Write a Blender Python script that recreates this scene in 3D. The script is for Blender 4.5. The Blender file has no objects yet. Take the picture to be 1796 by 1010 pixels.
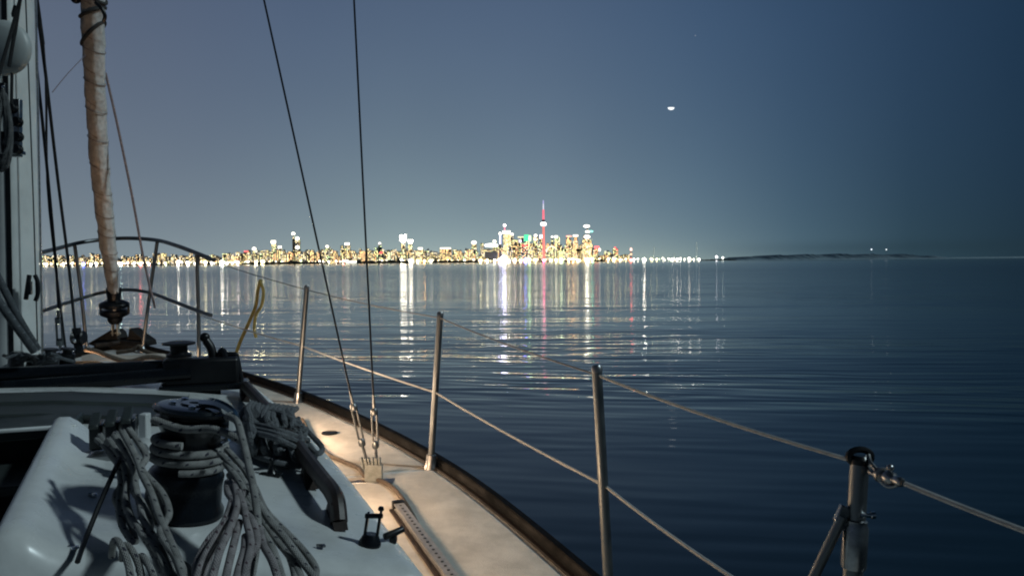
import bpy, math, random
import numpy as np
from mathutils import Vector, Matrix

rnd = random.Random(11)
S = bpy.context.scene
COL = S.collection
PI = math.pi

# ------------------------------------------------------------------ camera
F = 1383.0; CX, CY = 898.0, 505.0
PITCH = math.atan(45.5 / F); ROLL = math.atan(0.0082)
CAM = Vector((0, 0, 2.0))
fwd = Vector((0, math.cos(PITCH), -math.sin(PITCH)))
r0 = Vector((1, 0, 0)); u0 = r0.cross(fwd)
right = r0 * math.cos(ROLL) - u0 * math.sin(ROLL)
up = u0 * math.cos(ROLL) + r0 * math.sin(ROLL)
cd = bpy.data.cameras.new('camera')
cam = bpy.data.objects.new('camera', cd); COL.objects.link(cam)
cam.matrix_world = Matrix(((right.x, up.x, -fwd.x, CAM.x), (right.y, up.y, -fwd.y, CAM.y),
                           (right.z, up.z, -fwd.z, CAM.z), (0, 0, 0, 1)))
cd.sensor_width = 36; cd.lens = 36 * F / 1796; cd.clip_start = 0.05; cd.clip_end = 80000
S.camera = cam

# ------------------------------------------------------------------ colour management / sampling
S.view_settings.view_transform = 'Standard'; S.view_settings.look = 'None'
S.view_settings.exposure = 0; S.view_settings.gamma = 1
try: S.view_settings.use_curve_mapping = False
except Exception: pass
S.render.engine = 'CYCLES'
S.cycles.use_denoising = True
S.cycles.max_bounces = 6; S.cycles.diffuse_bounces = 2; S.cycles.glossy_bounces = 4
S.cycles.caustics_reflective = False; S.cycles.caustics_refractive = False
S.cycles.sample_clamp_indirect = 20
S.cycles.filter_width = 2.05

# ------------------------------------------------------------------ night sky: city glow low over the skyline, dark above and to the right
W = bpy.data.worlds.new('World'); S.world = W; W.use_nodes = True
nt = W.node_tree; nt.nodes.clear()
def N(tree, typ, **kw):
    n = tree.nodes.new(typ)
    for k, v in kw.items(): setattr(n, k, v)
    return n
def M_(tree, op, a, b=None, c=None, clamp=False):
    n = tree.nodes.new('ShaderNodeMath'); n.operation = op; n.use_clamp = clamp
    for i, v in enumerate((a, b, c)):
        if v is None: continue
        if isinstance(v, (int, float)): n.inputs[i].default_value = v
        else: tree.links.new(v, n.inputs[i])
    return n.outputs[0]
def ramp(tree, fac, stops, interp='EASE'):
    n = tree.nodes.new('ShaderNodeValToRGB'); cr = n.color_ramp; cr.interpolation = interp
    while len(cr.elements) < len(stops): cr.elements.new(0.5)
    for e, (p, c) in zip(cr.elements, stops):
        e.position = p; e.color = (c[0], c[1], c[2], 1)
    tree.links.new(fac, n.inputs[0]); return n.outputs[0]
def mixc(tree, fac, a, b, mode='MIX'):
    n = tree.nodes.new('ShaderNodeMix'); n.data_type = 'RGBA'; n.blend_type = mode
    for i, v in ((0, fac), (6, a), (7, b)):
        if isinstance(v, (int, float)): n.inputs[i].default_value = v
        elif isinstance(v, (tuple, list)): n.inputs[i].default_value = (v[0], v[1], v[2], 1)
        else: tree.links.new(v, n.inputs[i])
    return n.outputs[2]
def srgb(r, g, b):
    f = lambda c: (c / 255) / 12.92 if c <= 10 else ((c / 255 + .055) / 1.055) ** 2.4
    return (f(r), f(g), f(b))

tc = N(nt, 'ShaderNodeTexCoord'); sep = N(nt, 'ShaderNodeSeparateXYZ')
nt.links.new(tc.outputs['Generated'], sep.inputs[0])
az = M_(nt, 'MULTIPLY', M_(nt, 'ARCTAN2', sep.outputs[0], sep.outputs[1]), 180 / PI)      # 0 = ahead, + = right
el = M_(nt, 'MULTIPLY', M_(nt, 'ARCSINE', sep.outputs[2]), 180 / PI)
azf = M_(nt, 'DIVIDE', M_(nt, 'ADD', az, 180), 360, clamp=True)
A = lambda d: (d + 180) / 360
hor = ramp(nt, azf, [(0, srgb(46, 58, 66)), (A(-90), srgb(82, 94, 104)), (A(-33), srgb(128, 142, 149)), (A(-22), srgb(131, 146, 153)),
                     (A(-8), srgb(144, 165, 168)), (A(3), srgb(138, 160, 167)), (A(12), srgb(112, 137, 148)), (A(20), srgb(75, 101, 115)),
                     (A(27), srgb(46, 69, 81)), (A(34), srgb(31, 50, 62)), (A(70), srgb(30, 44, 54)), (1, srgb(46, 58, 66))], 'LINEAR')
mid = ramp(nt, azf, [(0, srgb(38, 50, 62)), (A(-90), srgb(62, 74, 94)), (A(-33), srgb(84, 95, 118)), (A(-15), srgb(70, 88, 119)),
                     (A(0), srgb(68, 88, 120)), (A(14), srgb(55, 79, 112)), (A(33), srgb(31, 54, 79)),
                     (A(80), srgb(22, 36, 52)), (1, srgb(38, 50, 62))], 'LINEAR')
elp = M_(nt, 'MAXIMUM', el, 0.0)
t1 = M_(nt, 'EXPONENT', M_(nt, 'DIVIDE', elp, -8.5))
c1 = mixc(nt, t1, mid, hor)
t2 = N(nt, 'ShaderNodeMapRange'); t2.interpolation_type = 'SMOOTHSTEP'
nt.links.new(el, t2.inputs[0]); t2.inputs[1].default_value = 14; t2.inputs[2].default_value = 50
zen = ramp(nt, azf, [(0, srgb(5, 13, 22)), (A(-60), srgb(16, 27, 40)), (A(-15), srgb(16, 27, 40)), (A(20), srgb(4, 12, 21)), (1, srgb(5, 13, 22))], 'LINEAR')
c2 = mixc(nt, t2.outputs[0], c1, zen)
# narrow warm haze hugging the right end of the city
gx = M_(nt, 'DIVIDE', M_(nt, 'SUBTRACT', az, 8.5), 7.0)
g = M_(nt, 'EXPONENT', M_(nt, 'MULTIPLY', M_(nt, 'MULTIPLY', gx, gx), -1.0))
g = M_(nt, 'MULTIPLY', g, M_(nt, 'EXPONENT', M_(nt, 'DIVIDE', elp, -1.1)))
c3 = mixc(nt, g, c2, (0.085, 0.078, 0.025), 'ADD')
gx2 = M_(nt, 'DIVIDE', M_(nt, 'SUBTRACT', az, -4.0), 15.0)
g2 = M_(nt, 'MULTIPLY', M_(nt, 'EXPONENT', M_(nt, 'MULTIPLY', M_(nt, 'MULTIPLY', gx2, gx2), -1.0)), M_(nt, 'EXPONENT', M_(nt, 'DIVIDE', elp, -1.2)))
c3 = mixc(nt, g2, c3, (0.125, 0.115, 0.070), 'ADD')
# thin dark bank of mist low on the right
bank = M_(nt, 'EXPONENT', M_(nt, 'MULTIPLY', M_(nt, 'POWER', M_(nt, 'DIVIDE', M_(nt, 'SUBTRACT', el, 0.75), 0.45), 2.0), -1.0))
bk = N(nt, 'ShaderNodeMapRange'); nt.links.new(az, bk.inputs[0]); bk.inputs[1].default_value = 13; bk.inputs[2].default_value = 22
bk.inputs[4].default_value = 0.28
c4 = mixc(nt, M_(nt, 'MULTIPLY', bank, bk.outputs[0]), c3, srgb(34, 52, 62))
nz = N(nt, 'ShaderNodeTexNoise'); nt.links.new(tc.outputs['Generated'], nz.inputs['Vector']); nz.inputs['Scale'].default_value = 3.5
nz.inputs['Detail'].default_value = 3
c5 = mixc(nt, 0.10, c4, ramp(nt, nz.outputs[0], [(0.3, (.6, .6, .6)), (0.7, (1, 1, 1))]), 'MULTIPLY')
bg = N(nt, 'ShaderNodeBackground'); nt.links.new(c5, bg.inputs[0]); bg.inputs[1].default_value = 1.0
wo = N(nt, 'ShaderNodeOutputWorld'); nt.links.new(bg.outputs[0], wo.inputs[0])

# ------------------------------------------------------------------ the one distant key (from the right, source out of view)
sd = bpy.data.lights.new('key_light', 'SUN'); sd.energy = 1.4; sd.angle = math.radians(5); sd.color = (0.76, 0.95, 1.0)
sun = bpy.data.objects.new('key_light', sd); COL.objects.link(sun)
kd = Vector((1.0, -0.10, 0.86)).normalized()                       # towards the light
sun.rotation_euler = kd.to_track_quat('Z', 'Y').to_euler()
sun.location = (0, 0, 30)

# ------------------------------------------------------------------ pixel -> place helpers (places on known surfaces or at known distances)
def ray(px, py): return (fwd * F + right * (px - CX) + up * (CY - py)).normalized()
def at(px, py, Y):
    d = ray(px, py); return CAM + d * (Y / d.y)
# boat frame: origin at the mast foot, s forward, l to starboard
MAST = Vector((-1.77, 2.80)); UU = Vector((-0.345, 0.939)).normalized(); NN = Vector((UU.y, -UU.x)); NN3 = Vector((NN.x, NN.y, 0)); UU3 = Vector((UU.x, UU.y, 0))
def B(s, l, z=0.0):
    p = MAST + UU * s + NN * l; return Vector((p.x, p.y, z))
def sl(p):
    d = Vector((p.x, p.y)) - MAST; return d.dot(UU), d.dot(NN)
def catmull(pts, x):
    if x <= pts[0][0]: return pts[0][1]
    if x >= pts[-1][0]: return pts[-1][1]
    for i in range(len(pts) - 1):
        if pts[i][0] <= x <= pts[i + 1][0]:
            x0, y0 = pts[i]; x1, y1 = pts[i + 1]; h = x1 - x0; t = (x - x0) / h
            def sl_(j):
                if j == 0: return (pts[1][1] - pts[0][1]) / (pts[1][0] - pts[0][0])
                if j == len(pts) - 1: return (pts[j][1] - pts[j - 1][1]) / (pts[j][0] - pts[j - 1][0])
                return (pts[j + 1][1] - pts[j - 1][1]) / (pts[j + 1][0] - pts[j - 1][0])
            m0, m1 = sl_(i) * h, sl_(i + 1) * h
            return (2*t**3 - 3*t**2 + 1)*y0 + (t**3 - 2*t**2 + t)*m0 + (-2*t**3 + 3*t**2)*y1 + (t**3 - t**2)*m1
def zdeck(s, l=0): return 1.205 + .072 * s - .0045 * s * s
EDGE = [(-4.2, 1.52), (-3, 1.68), (-2.2, 1.72), (-1.44, 1.67), (-.27, 1.525), (.98, 1.15), (2.09, .65), (2.8, .29), (3.34, .02)]
def ledge(s): return max(0.0, catmull(EDGE, s))
CZ = [(-2.0, 1.63), (-1.2, 1.655), (-.6, 1.655), (0, 1.635), (.5, 1.57), (1.0, 1.47), (1.6, 1.36)]
CE = [(-2.0, 1.0), (-1.4, .95), (-1.0, .90), (-.5, .84), (0, .76), (.6, .62), (1.2, .44), (1.6, .25)]
def ccen(s): return catmull(CZ, s)
def cedge(s): return catmull(CE, s)
def zcab(s, l): return ccen(s) - 0.125 * l * l
def hitfn(px, py, zf):
    d = ray(px, py); t = 0.3
    prev = None
    while t < 12:
        p = CAM + d * t; s, l = sl(p); g_ = p.z - zf(s, l)
        if g_ <= 0: return p
        t += 0.004
    return CAM + d * t
def deckpt(px, py, h=0.0): return hitfn(px, py, lambda s, l: zdeck(s) + h)
def cabpt(px, py, h=0.0): return hitfn(px, py, lambda s, l: zcab(s, l) + h)

# ------------------------------------------------------------------ mesh builder
class MB:
    def __init__(s): s.v = []; s.f = []; s.uv = {}; s.mi = []
    def add(s, vs, fs, uvs=None, mi=0):
        o = len(s.v); s.v += [tuple(p) for p in vs]
        for k, f in enumerate(fs):
            if uvs: s.uv[len(s.f)] = uvs[k]
            s.f.append(tuple(i + o for i in f)); s.mi.append(mi)
        return s
    def box(s, c, size, ax=None, mi=0):
        c = Vector(c); X, Y, Z = ax if ax else (Vector((1,0,0)), Vector((0,1,0)), Vector((0,0,1)))
        a, b, d = size[0]/2, size[1]/2, size[2]/2
        vs = [c + X*(i*a) + Y*(j*b) + Z*(k*d) for i in (-1,1) for j in (-1,1) for k in (-1,1)]
        return s.add(vs, [(0,1,3,2),(4,6,7,5),(0,4,5,1),(2,3,7,6),(0,2,6,4),(1,5,7,3)], mi=mi)
    def tube(s, pts, r, n=10, caps=True, rv=None, flat=1.0, upv=None, mi=0):
        pts = [Vector(p) for p in pts]; m = len(pts)
        rr = [r]*m if isinstance(r, (int, float)) else list(r)
        T = []
        for i in range(m):
            a = pts[max(0, i-1)]; b = pts[min(m-1, i+1)]; t = (b - a)
            T.append(t.normalized() if t.length > 1e-9 else Vector((0,0,1)))
        ref = upv if upv else (Vector((0,0,1)) if abs(T[0].z) < .9 else Vector((1,0,0)))
        nrm = (ref - T[0]*ref.dot(T[0])).normalized()
        vs = []; L = [0]
        for i in range(m):
            if i: 
                L.append(L[-1] + (pts[i]-pts[i-1]).length)
                nrm = nrm - T[i]*nrm.dot(T[i])
                if nrm.length < 1e-6: nrm = T[i].orthogonal()
                nrm.normalize()
            bn = T[i].cross(nrm)
            for k in range(n):
                a = 2*PI*k/n
                vs.append(pts[i] + nrm*(math.cos(a)*rr[i]*flat) + bn*(math.sin(a)*rr[i]))
        fs = []; uvs = []
        for i in range(m-1):
            for k in range(n):
                k2 = (k+1) % n
                fs.append((i*n+k, i*n+k2, (i+1)*n+k2, (i+1)*n+k))
                uvs.append(((k/n, L[i]), ((k+1)/n, L[i]), ((k+1)/n, L[i+1]), (k/n, L[i+1])))
        if caps:
            fs.append(tuple(range(n-1, -1, -1))); uvs.append([(0, 0)]*n)
            fs.append(tuple((m-1)*n + k for k in range(n))); uvs.append([(0, L[-1])]*n)
        return s.add(vs, fs, uvs, mi)
    def lathe(s, base, axis, prof, n=24, mi=0):
        axis = Vector(axis).normalized(); a = axis.orthogonal().normalized(); b = axis.cross(a); base = Vector(base)
        vs = []
        for r, h in prof:
            for k in range(n):
                t = 2*PI*k/n; vs.append(base + axis*h + (a*math.cos(t) + b*math.sin(t))*max(r, 1e-4))
        m = len(prof); fs = []
        for i in range(m-1):
            for k in range(n):
                k2 = (k+1) % n; fs.append((i*n+k, i*n+k2, (i+1)*n+k2, (i+1)*n+k))
        fs.append(tuple(range(n-1, -1, -1))); fs.append(tuple((m-1)*n + k for k in range(n)))
        return s.add(vs, fs, mi=mi)
    def grid(s, rows, mi=0, flip=False):
        m, n = len(rows), len(rows[0]); vs = [p for r in rows for p in r]; fs = []
        for i in range(m-1):
            for j in range(n-1):
                q = (i*n+j, i*n+j+1, (i+1)*n+j+1, (i+1)*n+j)
                fs.append(q[::-1] if flip else q)
        return s.add(vs, fs, mi=mi)
    def sphere(s, c, r, n=12, m=8, sc=(1,1,1), mi=0):
        c = Vector(c); rows = []
        for i in range(m+1):
            ph = PI*i/m
            rows.append([c + Vector((math.sin(ph)*math.cos(2*PI*k/n)*r*sc[0], math.sin(ph)*math.sin(2*PI*k/n)*r*sc[1], math.cos(ph)*r*sc[2])) for k in range(n+1)])
        return s.grid(rows, mi=mi)
    def prism(s, outline, off, mi=0):
        """closed outline (list of points) extruded by the vector off"""
        n = len(outline); off = Vector(off); vs = [Vector(p) for p in outline] + [Vector(p)+off for p in outline]
        fs = [tuple(range(n-1, -1, -1)), tuple(range(n, 2*n))] + [(i, (i+1) % n, (i+1) % n + n, i+n) for i in range(n)]
        return s.add(vs, fs, mi=mi)
    def build(s, name, mat, parent=None, smooth=True, bevel=0, seg=2, sharp=40, **props):
        me = bpy.data.meshes.new(name); me.from_pydata(s.v, [], s.f)
        if s.uv:
            ul = me.uv_layers.new(name='UVMap'); li = 0
            for fi, f in enumerate(s.f):
                u = s.uv.get(fi)
                for k in range(len(f)):
                    if u: ul.data[li].uv = u[k]
                    li += 1
        mats = mat if isinstance(mat, (list, tuple)) else [mat]
        for m in mats: me.materials.append(m)
        if len(mats) > 1: me.polygons.foreach_set('material_index', s.mi)
        me.update()
        o = bpy.data.objects.new(name, me); COL.objects.link(o)
        if smooth:
            me.polygons.foreach_set('use_smooth', [True]*len(me.polygons))
            try: me.set_sharp_from_angle(angle=math.radians(sharp))
            except Exception: pass
        if bevel:
            b = o.modifiers.new('bevel', 'BEVEL'); b.width = bevel; b.segments = seg; b.limit_method = 'ANGLE'; b.angle_limit = math.radians(35)
        if parent: o.parent = parent; o.matrix_parent_inverse = parent.matrix_world.inverted()
        for k, v in props.items(): o[k] = v
        return o
def empty(name, loc, **props):
    o = bpy.data.objects.new(name, None); o.location = loc; o.empty_display_size = .1; COL.objects.link(o)
    o.matrix_world = Matrix.Translation(Vector(loc))
    for k, v in props.items(): o[k] = v
    return o
def spline(pts, k=6):
    pts = [Vector(p) for p in pts]; out = []
    for i in range(len(pts)-1):
        p0 = pts[max(0,i-1)]; p1 = pts[i]; p2 = pts[i+1]; p3 = pts[min(len(pts)-1,i+2)]
        for j in range(k):
            t = j/k
            out.append(.5*((2*p1) + (p2-p0)*t + (2*p0-5*p1+4*p2-p3)*t*t + (3*p1-p0-3*p2+p3)*t**3))
    out.append(pts[-1]); return out
def copyobj(o, parent=None, off=None):
    c = o.copy(); COL.objects.link(c)
    if parent is not None: c.parent = parent; c.matrix_parent_inverse = parent.matrix_world.inverted()
    return c

# ------------------------------------------------------------------ materials
def mat(name, col, rough=.5, metal=0, spec=.5, noise=0, nscale=20, bump=0, bscale=200, emis=None, es=0, coat=0, rnoise=0):
    m = bpy.data.materials.new(name); m.use_nodes = True; t = m.node_tree; p = t.nodes['Principled BSDF']
    p.inputs['Base Color'].default_value = (*col, 1); p.inputs['Roughness'].default_value = rough
    p.inputs['Metallic'].default_value = metal; p.inputs['Specular IOR Level'].default_value = spec
    if coat: p.inputs['Coat Weight'].default_value = coat
    if emis: p.inputs['Emission Color'].default_value = (*emis, 1); p.inputs['Emission Strength'].default_value = es
    if noise or bump or rnoise:
        c = N(t, 'ShaderNodeTexCoord')
    if noise:
        n = N(t, 'ShaderNodeTexNoise'); t.links.new(c.outputs['Object'], n.inputs['Vector']); n.inputs['Scale'].default_value = nscale
        n.inputs['Detail'].default_value = 6; n.inputs['Roughness'].default_value = .65
        t.links.new(ramp(t, n.outputs[0], [(.3, tuple(x*(1-noise) for x in col)), (.7, tuple(min(1, x*(1+noise*.35)) for x in col))]), p.inputs['Base Color'])
    if rnoise:
        n = N(t, 'ShaderNodeTexNoise'); t.links.new(c.outputs['Object'], n.inputs['Vector']); n.inputs['Scale'].default_value = 14
        n.inputs['Detail'].default_value = 5
        mr = N(t, 'ShaderNodeMapRange'); t.links.new(n.outputs[0], mr.inputs[0]); mr.inputs[1].default_value = .35; mr.inputs[2].default_value = .65
        mr.inputs[3].default_value = max(.02, rough-rnoise); mr.inputs[4].default_value = rough+rnoise
        t.links.new(mr.outputs[0], p.inputs['Roughness'])
    if bump:
        n = N(t, 'ShaderNodeTexNoise'); t.links.new(c.outputs['Object'], n.inputs['Vector']); n.inputs['Scale'].default_value = bscale
        n.inputs['Detail'].default_value = 4
        b = N(t, 'ShaderNodeBump'); b.inputs['Distance'].default_value = bump; t.links.new(n.outputs[0], b.inputs['Height'])
        t.links.new(b.outputs[0], p.inputs['Normal'])
    return m
GEL = mat('white_gelcoat', (.60,.62,.62), .32, noise=.22, nscale=5, rnoise=.1)
NONSKID = mat('cream_nonskid', (.56,.53,.48), .8, noise=.26, nscale=7, bump=.002, bscale=260)
STEEL = mat('stainless_steel', (.17,.185,.195), .45, 1, rnoise=.08)
DSTEEL = mat('weathered_steel', (.32,.33,.34), .33, 1, noise=.3, nscale=60, rnoise=.1)
BLACK = mat('black_plastic', (.006,.007,.009), .38, spec=.35, noise=.3, nscale=40, rnoise=.12)
BLACKM = mat('black_anodised', (.006,.008,.011), .25, spec=.3, noise=.2, nscale=50, rnoise=.1)
RAILM = mat('dark_toe_rail', (.0055,.006,.0065), .6, spec=.06, noise=.3, nscale=30, rnoise=.12)
WCAP = mat('winch_cap_metal', (.11,.12,.125), .16, 1, rnoise=.08)
CHROME = mat('chrome', (.75,.76,.78), .08, 1)
ALU = mat('mast_aluminium', (.66,.68,.67), .45, .1, noise=.16, nscale=5, rnoise=.1)
SMOKE = mat('smoked_hatch', (.018,.026,.026), .5, rnoise=.08)
HOOD = mat('grey_green_hood', (.028,.036,.036), .5, noise=.3, nscale=8)
CHAINM = mat('painted_chainplate', (.24,.26,.25), .45, .2, noise=.3, nscale=60)
ANCH = mat('galvanised_dark_iron', (.010,.011,.012), .55, 0, spec=.2, noise=.4, nscale=40)
PLAST = mat('pale_translucent_plastic', (.38,.41,.41), .45, noise=.1, nscale=8)

def teak_mat():
    m = mat('dark_teak', (.07,.038,.024), .5); t = m.node_tree; p = t.nodes['Principled BSDF']
    c = N(t, 'ShaderNodeTexCoord'); mp = N(t, 'ShaderNodeMapping'); mp.inputs['Rotation'].default_value = (0, 0, math.atan2(-UU.x, UU.y))
    mp.inputs['Scale'].default_value = (60, 5, 60)
    t.links.new(c.outputs['Object'], mp.inputs[0]); n = N(t, 'ShaderNodeTexNoise'); n.inputs['Scale'].default_value = 1.5; n.inputs['Detail'].default_value = 6
    t.links.new(mp.outputs[0], n.inputs['Vector'])
    t.links.new(ramp(t, n.outputs[0], [(.3, (.014,.011,.010)), (.55, (.030,.021,.018)), (.75, (.058,.042,.034))]), p.inputs['Base Color'])
    b = N(t, 'ShaderNodeBump'); b.inputs['Distance'].default_value = .001; t.links.new(n.outputs[0], b.inputs['Height']); t.links.new(b.outputs[0], p.inputs['Normal'])
    return m
TEAK = teak_mat()

def rope_mat(name, base, fleck, per=.030, amt=.5, line=None):
    """braided cover: diagonal strand relief and flecks woven along the length (UV: round, metres)"""
    m = mat(name, base, .85); t = m.node_tree; p = t.nodes['Principled BSDF']
    uv = N(t, 'ShaderNodeUVMap'); sp = N(t, 'ShaderNodeSeparateXYZ'); t.links.new(uv.outputs[0], sp.inputs[0])
    u, v = sp.outputs[0], sp.outputs[1]
    a1 = M_(t, 'SINE', M_(t, 'MULTIPLY', M_(t, 'ADD', M_(t, 'MULTIPLY', u, 8), M_(t, 'DIVIDE', v, .0045)), 2*PI))
    a2 = M_(t, 'SINE', M_(t, 'MULTIPLY', M_(t, 'SUBTRACT', M_(t, 'MULTIPLY', u, 8), M_(t, 'DIVIDE', v, .0045)), 2*PI))
    br = M_(t, 'MAXIMUM', a1, a2)
    b = N(t, 'ShaderNodeBump'); b.inputs['Distance'].default_value = .0012; b.inputs['Strength'].default_value = .9; t.links.new(br, b.inputs['Height'])
    t.links.new(b.outputs[0], p.inputs['Normal'])
    # flecks: two helical rows of short dashes
    h = M_(t, 'FRACT', M_(t, 'ADD', M_(t, 'MULTIPLY', u, 2), M_(t, 'DIVIDE', v, per)))
    d = M_(t, 'FRACT', M_(t, 'DIVIDE', v, per * .5))
    fn = N(t, 'ShaderNodeTexNoise'); fn.inputs['Scale'].default_value = 9; fn.inputs['Detail'].default_value = 2
    tcf = N(t, 'ShaderNodeTexCoord'); t.links.new(tcf.outputs['Object'], fn.inputs['Vector'])
    f1 = M_(t, 'MULTIPLY', M_(t, 'LESS_THAN', h, M_(t, 'MULTIPLY', fn.outputs[0], .38)), M_(t, 'LESS_THAN', d, M_(t, 'MULTIPLY', fn.outputs[0], .55)))
    n = N(t, 'ShaderNodeTexNoise'); n.inputs['Scale'].default_value = 60
    tcn = N(t, 'ShaderNodeTexCoord'); t.links.new(tcn.outputs['Object'], n.inputs['Vector']); n.inputs['Detail'].default_value = 4
    basec = ramp(t, n.outputs[0], [(.3, tuple(x*.62 for x in base)), (.7, base)])
    c_ = mixc(t, M_(t, 'MULTIPLY', f1, amt), basec, fleck)
    shade = M_(t, 'ADD', .84, M_(t, 'MULTIPLY', br, .16))
    cc = mixc(t, 1.0, c_, shade, 'MULTIPLY'); t.links.new(cc, p.inputs['Base Color'])
    return m
ROPEW = rope_mat('white_rope_navy_fleck', (.40,.40,.39), (.02,.02,.045), .034, .95)
ROPER = rope_mat('white_rope_red_fleck', (.40,.37,.38), (.05,.012,.03), .032, .9)
ROPED = rope_mat('dark_braided_rope', (.10,.115,.13), (.3,.32,.34), .022, .45)
ROPET = rope_mat('tan_weathered_rope', (.17,.13,.10), (.08,.06,.05), .02, .5)
LIFE = mat('white_vinyl_lifeline', (.42,.43,.42), .5, noise=.2, nscale=60)
WIRE = mat('dark_rigging_wire', (.03,.032,.036), .35, .8)
HALY = rope_mat('dark_halyard', (.02,.022,.026), (.05,.05,.06), .02, .5)
YEL = mat('yellow_webbing', (.27,.225,.06), .8, noise=.35, nscale=60, bump=.0006, bscale=300)

# ------------------------------------------------------------------ water: one sheet to the horizon, fine swell in the normals
def water_mat():
    m = bpy.data.materials.new('night_water'); m.use_nodes = True; t = m.node_tree; p = t.nodes['Principled BSDF']
    p.inputs['Base Color'].default_value = (.002,.010,.015,1); p.inputs['IOR'].default_value = 1.38
    g = N(t, 'ShaderNodeNewGeometry')
    sep_ = N(t, 'ShaderNodeSeparateXYZ'); t.links.new(g.outputs['Position'], sep_.inputs[0])
    dist = M_(t, 'SQRT', M_(t, 'ADD', M_(t, 'MULTIPLY', sep_.outputs[0], sep_.outputs[0]), M_(t, 'MULTIPLY', sep_.outputs[1], sep_.outputs[1])))
    # slow warp so crests curve
    wn = N(t, 'ShaderNodeTexNoise'); wn.inputs['Scale'].default_value = .045; wn.inputs['Detail'].default_value = 2
    t.links.new(g.outputs['Position'], wn.inputs['Vector'])
    def field(sx, sy, rot, scale, det=2, w=6.0, seed=0):
        va = N(t, 'ShaderNodeVectorMath', operation='MULTIPLY_ADD'); t.links.new(wn.outputs['Color'], va.inputs[0]); va.inputs[1].default_value = (w, w, 0)
        t.links.new(g.outputs['Position'], va.inputs[2])
        mp = N(t, 'ShaderNodeMapping', vector_type='TEXTURE'); t.links.new(va.outputs[0], mp.inputs[0])
        mp.inputs['Rotation'].default_value = (0, 0, rot); mp.inputs['Scale'].default_value = (sx, sy, 1); mp.inputs['Location'].default_value = (seed, seed*2.3, seed)
        n = N(t, 'ShaderNodeTexNoise'); t.links.new(mp.outputs[0], n.inputs['Vector']); n.inputs['Scale'].default_value = scale
        n.inputs['Detail'].default_value = det; n.inputs['Roughness'].default_value = .5
        s_ = N(t, 'ShaderNodeVectorMath', operation='SUBTRACT'); t.links.new(n.outputs['Color'], s_.inputs[0]); s_.inputs[1].default_value = (.5,.5,.5)
        return s_.outputs[0]
    def scale(v, k):
        n = N(t, 'ShaderNodeVectorMath', operation='SCALE'); t.links.new(v, n.inputs[0])
        if isinstance(k, (int, float)): n.inputs['Scale'].default_value = k
        else: t.links.new(k, n.inputs['Scale'])
        return n.outputs[0]
    def addv(a, b):
        n = N(t, 'ShaderNodeVectorMath', operation='ADD'); t.links.new(a, n.inputs[0]); t.links.new(b, n.inputs[1]); return n.outputs[0]
    f1 = field(9.0, .42, math.radians(-4), 1.0, 2, 2.0)          # ripples, ~half a metre, long crested
    f2 = field(30.0, 2.2, math.radians(3), 1.0, 2, 6.0, 11)      # longer swell bands
    f3 = field(1.6, .16, math.radians(-10), 1.0, 2, .6, 5)       # fine chop
    # calmer and rougher lanes across the water
    ln = N(t, 'ShaderNodeMapping', vector_type='TEXTURE'); t.links.new(g.outputs['Position'], ln.inputs[0]); ln.inputs['Scale'].default_value = (40, 7, 1)
    nn = N(t, 'ShaderNodeTexNoise'); t.links.new(ln.outputs[0], nn.inputs['Vector']); nn.inputs['Scale'].default_value = 1; nn.inputs['Detail'].default_value = 3
    lane = N(t, 'ShaderNodeMapRange'); t.links.new(nn.outputs[0], lane.inputs[0]); lane.inputs[1].default_value = .38; lane.inputs[2].default_value = .62
    lane.inputs[3].default_value = .42; lane.inputs[4].default_value = 1.4
    slope = addv(addv(scale(f1, WA1), scale(f2, WA2)), scale(f3, WA3))
    wsep = N(t, 'ShaderNodeSeparateColor'); t.links.new(wn.outputs['Color'], wsep.inputs[0])
    def train(th, lam, a, wamp, ch):
        k = 2*PI/lam
        ph = M_(t, 'ADD', M_(t, 'MULTIPLY', sep_.outputs[0], k*math.sin(th)), M_(t, 'MULTIPLY', sep_.outputs[1], k*math.cos(th)))
        ph = M_(t, 'ADD', ph, M_(t, 'MULTIPLY', wsep.outputs[ch], wamp))
        ph = M_(t, 'ADD', ph, M_(t, 'MULTIPLY', fs.outputs[ch], 15.0))
        c_ = N(t, 'ShaderNodeCombineXYZ'); v = M_(t, 'MULTIPLY', M_(t, 'SINE', ph), a)
        t.links.new(M_(t, 'MULTIPLY', v, math.sin(th)), c_.inputs[0]); t.links.new(M_(t, 'MULTIPLY', v, math.cos(th)), c_.inputs[1]); return c_.outputs[0]
    fs = N(t, 'ShaderNodeSeparateXYZ'); t.links.new(field(5.0, 1.2, math.radians(2), 1.0, 1, 1.0, 21), fs.inputs[0])
    slope = addv(slope, train(math.radians(5), .47, TA, 60, 0)); slope = addv(slope, train(math.radians(-9), .80, TA*.5, 45, 1)); slope = addv(slope, train(math.radians(14), .29, TA*.7, 40, 2))
    dr = N(t, 'ShaderNodeFloatCurve'); cv = dr.mapping.curves[0]
    pts_ = [(0, .55), (10.5/150, .65), (13/150, 1.85), (20/150, 1.85), (23/150, .8), (32/150, .75), (38/150, 1.3), (70/150, 1.2), (1, .9)]
    cv.points[0].location = (0, pts_[0][1]/2); cv.points[1].location = (1, pts_[-1][1]/2)
    for a_, b_ in pts_[1:-1]: cv.points.new(a_, b_/2)
    dr.mapping.update(); t.links.new(M_(t, 'DIVIDE', dist, 150, clamp=True), dr.inputs['Value'])
    slope = scale(slope, M_(t, 'MULTIPLY', lane.outputs[0], M_(t, 'MULTIPLY', dr.outputs[0], 2.0)))
    fd_ = N(t, 'ShaderNodeMapRange'); t.links.new(M_(t, 'LOGARITHM', dist, 10), fd_.inputs[0]); fd_.inputs[1].default_value = 2.0; fd_.inputs[2].default_value = 3.3
    fd_.inputs[3].default_value = 1.0; fd_.inputs[4].default_value = .15
    slope = scale(slope, fd_.outputs[0])
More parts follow.
